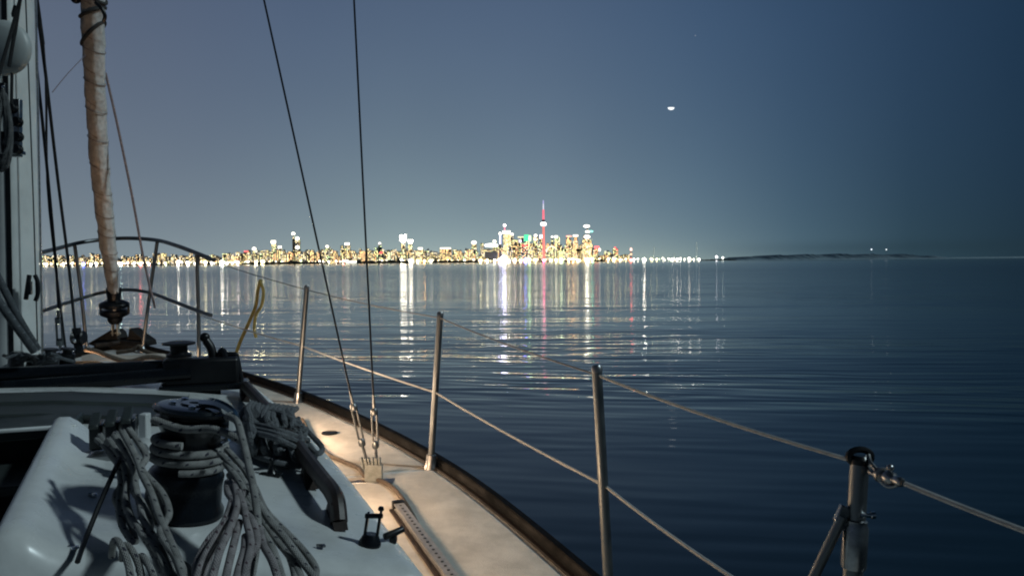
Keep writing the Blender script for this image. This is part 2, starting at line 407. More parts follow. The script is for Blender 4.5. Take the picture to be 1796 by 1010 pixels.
    mul = N(t, 'ShaderNodeVectorMath', operation='MULTIPLY'); t.links.new(slope, mul.inputs[0]); mul.inputs[1].default_value = (.42, 1, 0)
    nrm = N(t, 'ShaderNodeVectorMath', operation='ADD'); t.links.new(mul.outputs[0], nrm.inputs[0]); nrm.inputs[1].default_value = (0, 0, 1)
    nn2 = N(t, 'ShaderNodeVectorMath', operation='NORMALIZE'); t.links.new(nrm.outputs[0], nn2.inputs[0])
    t.links.new(nn2.outputs[0], p.inputs['Normal'])
    mr = N(t, 'ShaderNodeMapRange'); t.links.new(M_(t, 'LOGARITHM', dist, 10), mr.inputs[0])
    mr.inputs[1].default_value = 1.0; mr.inputs[2].default_value = 2.2; mr.inputs[3].default_value = .045; mr.inputs[4].default_value = .15
    fr_ = N(t, 'ShaderNodeMapRange'); t.links.new(M_(t, 'LOGARITHM', dist, 10), fr_.inputs[0]); fr_.inputs[1].default_value = 2.2; fr_.inputs[2].default_value = 3.4
    fr_.inputs[3].default_value = 1.0; fr_.inputs[4].default_value = .30
    t.links.new(M_(t, 'MULTIPLY', mr.outputs[0], fr_.outputs[0]), p.inputs['Roughness'])
    return m
WA1, WA2, WA3, TA = .125, .045, .09, .018
WATER = water_mat()
mb = MB(); E = 45000.0
xs = [-E, -9000, -2000, -300, -40, 40, 300, 2000, 9000, E]; ys = [-3000, -300, -40, 0, 40, 300, 2000, 9000, E]
mb.grid([[Vector((x, y, 0)) for x in xs] for y in ys], flip=False)
o = mb.build('water', WATER, smooth=False, kind='structure')

# ================================================================== THE YACHT (all fixed fittings are its parts)
Y_ = empty('sailing_yacht', B(0, 0, 0), label='white sailing yacht seen from its cockpit, with lifelines, mast and pulpit, in the foreground', category='yacht')

# deck sheet
rows = []
ss = [(-4.2 + i*.12) for i in range(63)]; ss = [s for s in ss if s < 3.34] + [3.34]
for s in ss:
    e = ledge(s); rows.append([B(s, e*k/10, zdeck(s)) for k in range(-10, 11)])
MB().grid(rows, flip=True).build('deck', GEL, Y_)
# hull topsides
for sg in (1, -1):
    rows = []
    for s in ss:
        e = ledge(s); z = zdeck(s)
        rows.append([B(s + (s-(-4.2))*-.02*k, sg*(e - .10*k*k/9*min(1, e)), z - (z+.3)*k/5 - .004) for k in range(6)])
    MB().grid(rows, flip=(sg < 0)).build('topsides', GEL, Y_)
MB().grid([[B(-4.2, ledge(-4.2)*k, zdeck(-4.2)*(1-j) - .3*j) for k in (-1, 0, 1)] for j in (0, 1)]).build('transom', GEL, Y_)

# raised non-skid panels of the side decks, with smooth gutters between them
def panel(s0, s1, in0, out0, sg=1):
    top = []; n = max(3, int((s1-s0)/.07))
    for i in range(n+1):
        s = s0 + (s1-s0)*i/n; a = in0(s); b = out0(s)
        if b - a < .02: b = a + .02
        top.append([B(s, sg*(a + (b-a)*k/6), zdeck(s) + .006 - (.0 if 0 < k < 6 else .001)) for k in range(7)])
    mb = MB(); mb.grid(top, flip=(sg > 0))
    # skirts
    ring = [r[0] for r in top] + top[-1][1:] + [r[-1] for r in top[::-1]][1:] + top[0][::-1][1:]
    low = [p - Vector((0, 0, .008)) for p in ring]
    mb.grid([ring, low], flip=(sg < 0))
    return mb.build('nonskid_panel', NONSKID, Y_, sharp=50)
cin = lambda s: cedge(s) + .10
outer = lambda s: ledge(s) - .075
for sg in (1, -1):
    panel(-.22, 1.55, cin, outer, sg)
    panel(-4.0, -.26, lambda s: cin(max(-2, s)) + .045, outer, sg)
    panel(-1.95, -.26, lambda s: cin(s) - .055, lambda s: cin(s) + .030, sg)
    panel(1.75, 2.5, lambda s: .02, outer, sg)

# toe rails
def rail(sg):
    prof = [(-.022, .0), (-.020, .030), (-.011, .040), (.011, .040), (.020, .030), (.024, -.012)]
    rows = []
    for i in range(110):
        s = -4.2 + 7.5*i/109; e = ledge(s) - .018
        if e < 0.01: e = .01
        rows.append([B(s, sg*(e+a), zdeck(s)+h) for a, h in prof])
    MB().grid(rows, flip=(sg > 0)).build('toe_rail', RAILM, Y_)
rail(1); rail(-1)
# thin teak strip inside the starboard rail
rows = []
for i in range(90):
    s = -3.8 + 6.6*i/89; e = ledge(s) - .046
    rows.append([B(s, e-.008, zdeck(s)+.001), B(s, e-.008, zdeck(s)+.010), B(s, e+.008, zdeck(s)+.010)])
MB().grid(rows, flip=True).build('teak_strip', mat('dark_strip_teak', (.022,.018,.016), .6, noise=.4, nscale=30), Y_)  # very dark brown strip with random mottling

# cabin trunk (top, rounded shoulder, side), cut away for the companionway
rows = []
cs = [-2.0 + 3.6*i/60 for i in range(61)]
def qlip(s): return .345 + .06*(-1.18 - s)/.82
def cabrow(s, sg=1, drop=0, cut=None):
    e = cedge(max(-2, s)); z = zcab(s, e) - drop; zd = zdeck(s); r = min(.05, max(.01, (z - zd)*.4)); row = []
    q0 = qlip(s) if (s < -1.31 if cut is None else cut) else 0
    for k in range(13):
        l = q0 + (e - r - q0)*k/12; row.append(B(s, sg*l, zcab(s, l) - drop))
    for k in range(1, 7):
        a = PI/2*k/6; row.append(B(s, sg*(e - r + r*math.sin(a)), zcab(s, e-r) - drop - r*(1-math.cos(a))))
    row.append(B(s, sg*(e + .03), min(zd - .01, z)))
    return row
for sg in (1, -1):
    rows = [cabrow(-2.030, sg, .30, True), cabrow(-2.030, sg, .032, True), cabrow(-2.026, sg, .018, True), cabrow(-2.016, sg, .006, True)] + [cabrow(s, sg) for s in cs if s <= -1.31] + [cabrow(-1.312, sg, 0, True), cabrow(-1.31, sg, 0, False)] + [cabrow(s, sg) for s in cs if s > -1.31]
    front = [B(1.72, sg*(q - MAST).dot(NN)*sg*.5 if False else 0, zdeck(1.7) - .01) for q in [MAST]]
    MB().grid(rows, flip=(sg > 0)).build('cabin_top', GEL, Y_)
# raised lip round the companionway, rising to a moulded shoulder
for sg in (1, -1):
    lip = []
    for i in range(-3, 25):
        s = -2.0 + .70*max(0, i)/24; q = qlip(s); dr = 0
        if i < 0: dr = (.30, .034, .008)[i+3]; s = (-2.034, -2.034, -2.020)[i+3]
        zr = [(-.012, -.30), (-.011, .014), (-.006, .028), (.004, .035), (.024, .036), (.040, .027), (.062, .008), (.105, .0006)]
        lip.append([B(s, sg*(q + a), zcab(s, q + a) + b - (dr if b > 0 else 0)) for a, b in zr])
    MB().grid(lip, flip=(sg > 0)).build('companionway_coaming', GEL, Y_)
# companionway well, black sheets standing for its interior shade, with teak washboard
MB().grid([[B(-2.0, -.42, .9), B(-2.0, .42, .9)], [B(-2.0, -.42, 1.40), B(-2.0, .42, 1.40)]]).build('washboard', SMOKE, Y_)
MB().grid([[B(s, l, 1.34) for l in (-.42, 0, .42)] for s in (-2.0, -1.6, -1.28)], flip=True).build('hatch_well', BLACK, Y_)
MB().grid([[B(-1.30, l, z) for l in (-.42, 0, .42)] for z in (1.34, 1.63)]).build('well_front', BLACK, Y_)
MB().box(B(-1.42, 0, 1.575), (.70, .22, .02), (NN3, UU3, Vector((0,0,1)))).build('added_well_slab', HOOD, Y_, bevel=.004)  # slab added so the well does not read as one black hole
# sliding hatch with pale aft edge, and the sea hood it slides under
hz = 1.655
MB().box(B(-1.275, 0, hz-.006), (.78, .16, .030), (NN3, UU3, Vector((0,0,1)))).build('sliding_hatch', SMOKE, Y_, bevel=.006)
MB().box(B(-1.362, 0, hz+.006), (.80, .012, .009), (NN3, UU3, Vector((0,0,1)))).build('hatch_edge_trim', GEL, Y_, bevel=.003)
mb = MB()
mb.grid([[B(s, l, zcab(s, l) + z) for l in (-.60, -.5, -.3, 0, .3, .5, .60)] for s, z in ((-1.20, .020), (-1.14, .021), (-1.13, .012), (-1.02, .012), (-1.01, .019), (-.92, .018), (-.91, .010), (-.80, .009))], flip=True)
mb.grid([[B(-1.20, l, zcab(-1.2, l) + z) for l in (-.60, -.3, 0, .3, .60)] for z in (.020, -.02)], flip=False)
mb.grid([[B(-.80, l, zcab(-.8, l) + z) for l in (-.60, -.3, 0, .3, .60)] for z in (.010, -.02)], flip=True)
mb.grid([[B(s, .60, zcab(s, .6) + z) for s in (-1.20, -.80)] for z in (.018, -.02)], flip=True)
mb.build('sea_hood', HOOD, Y_, sharp=30)
MB().tube([B(-1.205, l, zcab(-1.2, l) + .018) for l in (-.6, -.3, 0, .3, .6)], .006, 8).build('hood_trim', HOOD, Y_)

# lit portlights in the starboard and port cabin sides (the cabin lamps below are on)
PORTG = mat('lit_portlight', (.9,.6,.35), .3, emis=(1.0,.60,.30), es=14)
def portlight(s, sg, w=.30, PORT_W=3):
    e = cedge(s) + .026; zt = zcab(s, cedge(s)); zd = zdeck(s); zc = zd + (zt - zd)*.52; h = min(.11, (zt-zd)*.42)
    ds = .1; tan = (B(s+ds, sg*cedge(s+ds), 0) - B(s-ds, sg*cedge(s-ds), 0)).normalized(); out = Vector((tan.y, -tan.x, 0))*sg
    if out.dot(Vector((NN.x, NN.y, 0)))*sg < 0: out = -out
    c = B(s, sg*e, zc) ; Z = Vector((0,0,1))
    mb = MB(); fr = []
    for k in range(24):
        a = 2*PI*k/24; ca, sa = math.cos(a), math.sin(a); q = 4
        fr.append(c + tan*(w/2*abs(ca)**(2/q)*(1 if ca > 0 else -1)) + Z*(h/2*abs(sa)**(2/q)*(1 if sa > 0 else -1)))
    f = MB().tube(fr + [fr[0]], .009, 6, caps=False).build('portlight', STEEL, Y_)
    MB().prism(fr, out*.004).build('pane', PORTG, f, smooth=False)
    ld = bpy.data.lights.new('cabin_glow', 'AREA'); ld.shape = 'RECTANGLE'; ld.size = w; ld.size_y = h; ld.energy = PORT_W; ld.color = (1.0, .68, .43)
    lo = bpy.data.objects.new('cabin_glow', ld); COL.objects.link(lo); lo.location = c + out*.02
    dirv = (-out - Vector((0,0,-.15)))
    lo.rotation_euler = (out*-1).to_track_quat('Z', 'Y').to_euler()
    lo.parent = Y_; lo.matrix_parent_inverse = Y_.matrix_world.inverted()
for s, pw in ((-1.35, 1.0), (-.62, 3.2), (.22, 10)): portlight(s, 1, PORT_W=pw)

# handrail of teak on the starboard cabin top
def handrail(sL, s0, s1, nloop, hh=.042, l0=None, l1=None):
    mb = MB(); pts_t = []
    Ls = lambda s: l0 + (l1-l0)*(s-s0)/(s1-s0)
    r = .014
    n = nloop*16
    top = []
    for i in range(n+1):
        s = s0 + (s1-s0)*i/n; l = Ls(s); top.append(B(s, l, zcab(s, l) + hh))
    e0 = B(s0 - .035, Ls(s0), zcab(s0, Ls(s0)) + .006); e1 = B(s1 + .035, Ls(s1), zcab(s1, Ls(s1)) + .006)
    mb.tube(spline([e0, B(s0-.012, Ls(s0), zcab(s0, Ls(s0))+hh*.8)] + top[2:-2:3] + [B(s1+.012, Ls(s1), zcab(s1, Ls(s1))+hh*.8), e1], 4), .0155, 10, flat=1.2, upv=Vector((0,0,1)))
    for k in range(nloop+1):
        s = s0 + (s1-s0)*k/nloop; l = Ls(s); z = zcab(s, l)
        out = [B(s-.062, l-.012, z), B(s-.030, l-.012, z+hh*.55), B(s-.026, l-.012, z+hh*.95), B(s+.026, l-.012, z+hh*.95), B(s+.030, l-.012, z+hh*.55), B(s+.062, l-.012, z)]
        mb.prism(out, B(0, .024) - B(0, 0))
    return mb.build('handrail', TEAK, Y_, sharp=35)
pA = cabpt(590, 912); pB = cabpt(430, 700)
sA, lA = sl(pA); sB, lB = sl(pB)
print('handrail', sA, lA, sB, lB)
handrail(0, sA, sB, 5, l0=lA, l1=lB)

# stanchions
def stanchion(bp, tp, r=.0125, cap='flat'):
    bp, tp = Vector(bp), Vector(tp); ax = (tp-bp).normalized()
    t = MB().tube([bp, tp], [r*1.02, r], 16).build('stanchion', STEEL, Y_)
    MB().lathe(bp - ax*.006, ax, [(r*2.1, 0), (r*2.1, .012), (r*1.75, .020), (r*1.6, .05), (r*1.5, .062), (r*1.05, .064)], 20).build('stanchion_base', DSTEEL, t)
    MB().lathe(tp - ax*.004, ax, [(r*1.06, 0), (r*1.1, .012), (r*.8, .018), (0.001, .020)], 16).build('cap', DSTEEL, t)
    return t
def stan_at(s, hpx, l=None, h=.615):
    pass
st = []
for (bx, by, tx, ty) in ((522, 707, 538, 505), (755, 822, 772, 553)):
    b = deckpt(bx, by); d = b.y; t = at(tx, ty, d + .01); st.append((b, t))
b3 = deckpt(1072, 1108); st.append((b3, at(1047, 650, b3.y + .01)))
print('stanchions', [(tuple(round(c, 2) for c in a), round(b.z-a.z, 3), tuple(round(q, 2) for q in sl(a))) for a, b in st])
for b, t in st: stanchion(b, t)
# gate stanchion: stouter lower tube, brace and clamp
s4, l4 = -2.23, 1.66
t4 = at(1508, 808, 1.28); bq = at(1490, 1100, 1.27); ax4 = (t4-bq).normalized(); b4 = t4 - ax4*((t4.z - zdeck(s4))/ax4.z)
c4a = t4 - ax4*.105
g4 = MB().tube([b4, t4 - ax4*.17], .0155, 18).build('gate_stanchion', STEEL, Y_)
MB().tube([t4 - ax4*.175, t4], .0128*1.15, 18).build('upper_tube', STEEL, g4)
MB().lathe(t4 - ax4*.175, ax4, [(.0185, 0), (.020, .004), (.020, .066), (.0175, .072), (.0178, .078), (.0150, .080)], 24).build('clamp_collar', DSTEEL, g4)
MB().lathe(b4 - ax4*.01, ax4, [(.036, 0), (.036, .012), (.022, .03), (.019, .07)], 20).build('stanchion_base', DSTEEL, g4)
br0 = at(1478, 905, 1.275); br1 = at(1360, 1150, 1.30)
MB().tube([br0, br1], .0085, 12).build('brace', STEEL, g4)
MB().prism([at(1478, 885, 1.272), at(1492, 893, 1.272), at(1484, 930, 1.272), at(1468, 928, 1.272), at(1465, 912, 1.272)], (0, .012, 0)).build('brace_lug', DSTEEL, g4, bevel=.002)
MB().lathe(at(1508, 903, 1.255), right, [(.004, 0), (.004, .018), (.006, .018), (.006, .024)], 10).build('clamp_bolt', CHROME, g4)
mb = MB(); ct = t4 + ax4*.003
ring = [ct + right*(math.cos(a)*.019) + Vector((0, 0, 1))*(math.sin(a)*.012+.004) for a in [2*PI*k/16 for k in range(17)]]
mb.tube(ring, .0055, 8, caps=False); mb.lathe(ct - ax4*.008, ax4, [(.0165, 0), (.017, .008), (.012, .014)], 16)
mb.build('top_eye', BLACK, g4)

# lifelines
def lifeline(pts, r, sag=.008, name='lifeline', m=LIFE):
    P = []
    for i in range(len(pts)-1):
        a, b = Vector(pts[i]), Vector(pts[i+1])
        for j in range(12):
            t = j/12; p = a.lerp(b, t); p.z -= sag*4*t*(1-t); P.append(p)
    P.append(Vector(pts[-1]))
    return MB().tube(P, r, 8).build(name, m, Y_)
T1, T2, T3 = [t for b, t in st]; B1, B2, B3 = [b for b, t in st]
dn = Vector((0, 0, -.010))
PRT = at(348, 449, 4.95)
endT = at(1960, 990, .90)
sh = at(1588, 848, 1.17)
lifeline([PRT, T1+dn, T2+dn, T3+dn], .0026, m=mat('dull_lifeline', (.13,.14,.15), .5))
lifeline([T3+dn, t4 + Vector((-.02, 0, .003))], .0036)
lifeline([sh, endT], .0042, .002)
LPT = at(352, 553, 4.95)
lowm = lambda b, t, py, px: at(px, py, (b.y+t.y)/2)
lifeline([LPT, lowm(B1, T1, 607, 531), lowm(B2, T2, 688, 764), lowm(B3, T3, 852, 1062), at(1300, 1022, 1.42), at(1500, 1140, 1.28)], .0038, .006)
# pelican hook and shackle of the gate line
mb = MB(); q0 = t4 + Vector((.012, -.004, .004)); q1 = at(1545, 832, 1.24)
mb.tube(spline([q0 + Vector((0,0,.006)), at(1527, 812, 1.26), q1]), .0042, 8); mb.tube(spline([q0 - Vector((0,0,.006)), at(1525, 826, 1.26), q1 - Vector((0,0,.004))]), .0042, 8)
mb.build('shackle', DSTEEL, Y_)
mb = MB(); dq = (sh - q1).normalized()
mb.lathe(q1 - dq*.004, dq, [(.007, 0), (.013, .004), (.013, .012), (.007, .014), (.007, .024), (.011, .026), (.011, .036), (.006, .042), (.0075, .050), (.0075, .062), (.005, .066)], 12)
mb.tube(spline([at(1540, 838, 1.235), at(1556, 852, 1.225), at(1572, 850, 1.215), at(1580, 842, 1.21)]), .0035, 8)
mb.sphere(at(1561, 820, 1.225), .006)
mb.build('pelican_hook', DSTEEL, Y_)

# pulpit
pul = empty('pulpit', B(3, 0, zdeck(3))); pul.parent = Y_; pul.matrix_parent_inverse = Y_.matrix_world.inverted()
topr = spline([at(375, 457, 4.78), at(352, 447, 4.95), at(310, 431, 5.3), at(272, 421, 5.62), at(215, 418, 5.72), at(150, 424, 5.6), at(100, 436, 5.3), at(40, 452, 4.8), at(-15, 472, 4.5)], 8)
MB().tube(topr, .0135, 14).build('top_rail', STEEL, pul)
lowr = spline([at(370, 553, 4.8), at(347, 545, 4.95), at(300, 527, 5.3), at(265, 514, 5.62), at(225, 508, 5.70), at(180, 513, 5.68), at(140, 524, 5.5), at(75, 545, 5.0)], 8)
MB().tube(lowr, .012, 12).build('lower_rail', STEEL, pul)
for pts in ([at(345, 447, 4.95), at(348, 545, 4.95), at(349, 640, 4.93)], [at(276, 423, 5.6), at(262, 520, 5.62), at(250, 612, 5.6)], [at(131, 430, 5.5), at(143, 520, 5.52), at(152, 612, 5.5)],
            [at(-5, 470, 4.55), at(8, 640, 4.5)]):
    l_ = MB().tube(spline(pts, 5), .012, 12).build('leg', STEEL, pul)
    MB().lathe(pts[-1] - Vector((0,0,.02)), (0,0,1), [(.035, 0), (.035, .01), (.016, .03), (.014, .05)], 14).build('leg_foot', DSTEEL, l_)

# mast with sail track, in the cabin-top step
mt = at(14, 0, 2.80); mbm = at(27, 640, 2.80); axm = (mt - mbm).normalized()
base_m = mbm; topm = mbm + axm*10.5
fw = Vector((UU.x, UU.y, 0)); rt = Vector((NN.x, NN.y, 0)); rt = (rt - axm*rt.dot(axm)).normalized(); fw = axm.cross(rt)
prof = []
for k in range(28):
    a = 2*PI*k/28; prof.append((.078*math.cos(a), .110*math.sin(a)))
rows = [[p + rt*x + fw*y for x, y in prof + prof[:1]] for p in (base_m, base_m + axm*1.5, base_m+axm*4, topm)]
mst = MB().grid(rows, flip=True).build('mast', ALU, Y_)
aft = -fw
MB().box(base_m + axm*5.2 + aft*.106 + rt*.012, (.015, .012, 10.4), (rt, fw, axm)).build('sail_track', BLACK, mst)
MB().box(base_m + axm*5.2 + rt*.080 + fw*.03, (.006, .008, 10.4), (rt, fw, axm)).build('conduit', DSTEEL, mst)
MB().lathe(base_m - axm*.03, axm, [(.15, 0), (.15, .012), (.10, .02), (.088, .05)], 24).build('mast_step', BLACK, mst)
# mast cleat low on the starboard face
mb = MB(); cp = at(52, 505, 2.70)
mb.box(cp, (.012, .03, .045), (rt, fw, axm)); mb.tube(spline([cp + rt*.016 + axm*.045, cp + rt*.024 + axm*.02, cp + rt*.024 - axm*.02, cp + rt*.016 - axm*.045]), .0075, 8)
mb.tube([cp - axm*.04 - rt*.012, cp + axm*.045 + rt*.0], .008, 8)
mb.build('mast_cleat', BLACK, mst, bevel=.002)
# spreader and gooseneck hardware at the top left of the picture
sp_z = base_m + axm*5.4
MB().tube([sp_z, sp_z + rt*.93 + Vector((0,0,.05))], [.03, .018], 12, flat=.5).build('spreader', ALU, mst)
MB().tube([sp_z, sp_z - rt*.93 + Vector((0,0,.05))], [.03, .018], 12, flat=.5).build('spreader', ALU, mst)
mb = MB(); dm = at(-5, 80, 2.62)
mb.lathe(dm + Vector((0, .05, 0)), (0, -1, 0), [(.080, 0), (.090, .008), (.092, .020), (.084, .034), (.060, .044), (.030, .049), (.0, .050)], 32)
mb.build('dome_cover', PLAST, mst, sharp=60)
mb = MB()
mb.tube([at(27, 10, 2.6), at(23, 26, 2.6), at(24, 30, 2.6)], .006, 8)
mb.build('dome_clip', BLACK, mst)
# gooseneck bracket, blocks and jammers
gb = empty('halyard_blocks', at(22, 215, 2.6)); gb.parent = Y_; gb.matrix_parent_inverse = Y_.matrix_world.inverted()
mb = MB(); mb.box(at(29, 225, 2.62), (.030, .02, .19), (right, fwd, up)); mb.box(at(26, 268, 2.60), (.055, .03, .012), (right, fwd, up))
mb.build('bracket', DSTEEL, gb, bevel=.002)
for (x, y) in ((21, 190), (30, 214), (31, 240), (30, 262)):
    mb = MB(); c = at(x, y, 2.57); mb.lathe(c + fwd*.012, -fwd, [(.014, 0), (.016, .003), (.011, .008), (.011, .016), (.016, .021), (.014, .026)], 16)
    mb.build('sheave', BLACK, gb)
for (x, y, h) in ((6, 165, .05), (18, 205, .045), (4, 250, .05), (14, 262, .03)):
    mb = MB(); mb.box(at(x, y, 2.58), (.020, .02, h*1.4), (right, fwd, up)); mb.build('block_cheek', BLACK, gb, bevel=.004)
MB().sphere(at(6, 153, 2.55), .0045, sc=(1, 1, 1.5)).build('rivet', CHROME, gb)

# standing and running rigging near the mast
def line_(pts, r, m=HALY, name='halyard', n=8):
    if (pts[0] - CAM).dot(up) > .33*(pts[0] - CAM).dot(fwd): pts = [pts[0] + (pts[0] - pts[1]).normalized()*4.0] + list(pts)
    return MB().tube(spline(pts, 3) if len(pts) > 2 else pts, r, n).build(name, m, Y_)
bs = line_([at(28, -120, 3.0), at(49, 0, 3.06), at(72, 190, 3.2), at(96, 440, 3.42), at(103, 540, 3.52)], .0062, WIRE, 'baby_stay')
line_([at(55, -80, 3.1), at(66, 0, 3.15), at(80, 130, 3.2), at(83, 320, 3.35), at(97, 460, 3.45), at(116, 618, 3.5)], .0045)
line_([at(58, -120, 3.3), at(64, 0, 3.35), at(80, 130, 3.5), at(102, 320, 3.75), at(121, 470, 3.9), at(133, 595, 4.0)], .0072)
line_([at(45, -60, 2.5), at(35, 0, 2.5), at(0, 125, 2.45), at(-30, 230, 2.4)], .0055)
line_([at(21, 128, 2.6), at(20, 190, 2.6)], .005)
line_([at(45, 0, 2.72), at(52, 180, 2.72), at(60, 400, 2.72), at(66, 615, 2.72)], .0022)
# baby-stay turnbuckle
tb = MB(); p0, p1 = at(102, 545, 3.52), at(106, 615, 3.58)
d_ = (p1-p0)
tb.tube([p0, p0 + d_*.25], .007, 8); tb.tube([p0 + d_*.2 + right*.012, p0 + d_*.75 + right*.012], .005, 8); tb.tube([p0 + d_*.2 - right*.012, p0 + d_*.75 - right*.012], .005, 8)
tb.lathe(p0 + d_*.18, d_, [(.016, 0), (.016, .02)], 10); tb.lathe(p0 + d_*.72, d_, [(.016, 0), (.017, .025), (.008, .03)], 10); tb.tube([p0 + d_*.75, p1], .006, 8)
tb.build('turnbuckle', STEEL, bs)
mb = MB(); c = at(138, 592, 4.0); mb.lathe(c - right*.03, right, [(.03, 0), (.036, .006), (.022, .02), (.022, .04), (.036, .054), (.03, .06)], 18)
mb.tube([at(134, 575, 4.0), at(139, 618, 4.0)], .022, 8); mb.build('turning_block', BLACK, Y_)
MB().sphere(at(131, 597, 3.92), .008, sc=(1, 1, 1.4)).build('block_pin', CHROME, Y_)
# forward jib line right of the furled sail, slack line to the mast
line_([at(185, 128, 5.3), at(205, 215, 5.35), at(232, 345, 5.4), at(252, 455, 5.45), at(272, 540, 5.5)], .0085, mat('faded_pink_grey_rope', (.26,.21,.22), .8, noise=.3, nscale=60), 'pole_topping_lift')
line_([at(150, 97, 4.9), at(120, 128, 4.3), at(92, 162, 3.6)], .0022, mat('thin_pink_cord', (.20,.15,.17), .8), 'flag_halyard')

# thick grey control lines coming down past the mast
line_([at(-12, 470, 2.2), at(0, 493, 2.2), at(34, 560, 2.22), at(66, 612, 2.28)], .010, ROPED, 'vang_line', 10)
line_([at(-12, 512, 2.15), at(0, 532, 2.15), at(34, 580, 2.18), at(60, 616, 2.22)], .011, ROPED, 'vang_line', 10)

# starboard shrouds with turnbuckles on a common chainplate
cpb = deckpt(655, 848)
print('chainplate', sl(cpb), cpb)
cp_ = empty('chainplate', cpb); cp_.parent = Y_; cp_.matrix_parent_inverse = Y_.matrix_world.inverted()
cc = cpb + Vector((0, .012, .036))
MB().box(cc, (.066, .030, .070), (right, Vector((0,1,0)), Vector((0,0,1)))).build('chainplate_body', CHAINM, cp_, bevel=.003)
MB().box(cpb + Vector((-.01, .02, .005)), (.17, .07, .008), (right, Vector((0,1,0)), Vector((0,0,1)))).build('base_plate', DSTEEL, cp_, bevel=.002)
Yc = cpb.y + .01
def shroud(xs_, depth_top):
    (x0, y0), (x1, y1), (x2, y2), (x3, y3) = xs_     # wire top, wire end, body end, pin
    wtop = at(x0, y0, depth_top); wend = at(x1, y1, Yc)
    wtop = wend + (wtop - wend)*((7.0 - wend.z)/(wtop.z - wend.z)); w = MB().tube([wend, wtop], .0036, 8).build('shroud', WIRE, Y_)
    d = (at(x1, y1, Yc) - at(x2, y2, Yc)); n_ = d.normalized(); lo_ = at(x2, y2, Yc)
    t = MB(); t.tube([wend + n_*.05, wend - n_*.02], [.0042, .0065], 10)
    t.tube([lo_ + n_*.02 + right*.009, wend - n_*.01 + right*.009], .0042, 8); t.tube([lo_ + n_*.02 - right*.009, wend - n_*.01 - right*.009], .0042, 8)
    t.lathe(wend - n_*.025, n_, [(.012, 0), (.0135, .004), (.0135, .018), (.009, .026)], 12)
    t.lathe(lo_, n_, [(.010, 0), (.0135, .006), (.0135, .022), (.011, .028)], 12)
    t.build('turnbuckle', STEEL, w)
    pn = at(x3, y3, Yc)
    t = MB(); t.tube([lo_, pn + Vector((0,0,.02))], .0058, 8); t.build('threaded_stud', DSTEEL, w)
    t = MB(); t.box(pn, (.010, .020, .040), (right, Vector((0,1,0)), n_)); 
    for sg in (-1, 1): t.box(pn + right*.013*sg, (.006, .022, .044), (right, Vector((0,1,0)), n_))
    t.tube([pn - right*.022, pn + right*.022], .005, 8)
    t.build('toggle', CHAINM, w, bevel=.0015)
shroud([(432, -140), (619, 708), (636, 782), (642, 812)], 2.86)
shroud([(614, -140), (656, 716), (659, 786), (660, 812)], 2.96)
# second, darker leg beside each turnbuckle (locking legs)
# deck filler cap
fc = deckpt(578, 760, .006)
f = MB().lathe(fc, (0,0,1), [(.036, 0), (.036, .005), (.033, .007), (.031, .004), (.0, .004)], 28).build('deck_filler_cap', BLACK, Y_)
# jib sheet lying on the side deck, forward and aft of the chainplate
def rope_thing(name, pts, r, m, label, cat, group=None, n=8, k=6):
    o = MB().tube(spline(pts, k), r, n).build(name, m); o['label'] = label; o['category'] = cat
    if group: o['group'] = group
    return o
r1 = .0085
rope_thing('jib_sheet', [deckpt(x, y, .015) for x, y in ((530, 735), (552, 775), (575, 797), (600, 808), (628, 820), (640, 834), (666, 842), (690, 856), (712, 884), (735, 925), (760, 962), (790, 1002), (800, 1030))],
           r1, ROPET, 'tan rope lying along the cream side deck past the shroud base', 'rope', n=10)
# genoa track with bolt holes
ta, tb_ = deckpt(700, 893, .008), deckpt(800, 1030, .008)
dv = (tb_-ta); dl = dv.length; dx = dv.normalized(); dy = dx.cross(Vector((0,0,1))).normalized()
tr = MB().prism([ta + dy*a + Vector((0,0,b)) for a, b in ((-.018, 0), (-.018, .004), (-.007, .007), (-.007, .014), (-.017, .016), (-.017, .021), (.017, .021), (.017, .016), (.007, .014), (.007, .007), (.018, .004), (.018, 0))], dv).build('genoa_track', mat('track_aluminium', (.40,.41,.42), .4, .5, noise=.2, nscale=40), Y_)
hm = MB().lathe((0,0,0), (0,0,1), [(.0045, 0), (.0045, .0015), (.003, .0015)], 10)
first = None
for k in range(24):
    d = .02 + k*.028
    if d > dl: break
    h = hm.build('track_hole', BLACK, tr) if first is None else copyobj(first, tr)
    if first is None: first = h
    h.location = ta + dx*d + Vector((0,0,.0208))
    h.matrix_parent_inverse = tr.matrix_world.inverted()
MB().box(ta - dx*.012 + Vector((0,0,.012)), (.02, .042, .028), (dx, dy, Vector((0,0,1)))).build('track_end_stop', BLACK, tr, bevel=.003)
MB().prism([ta + dy*a + Vector((0,0,b)) for a, b in ((.022, -.004), (.022, .006), (.034, .006), (.034, -.004))], dv).build('track_pad', TEAK, tr)

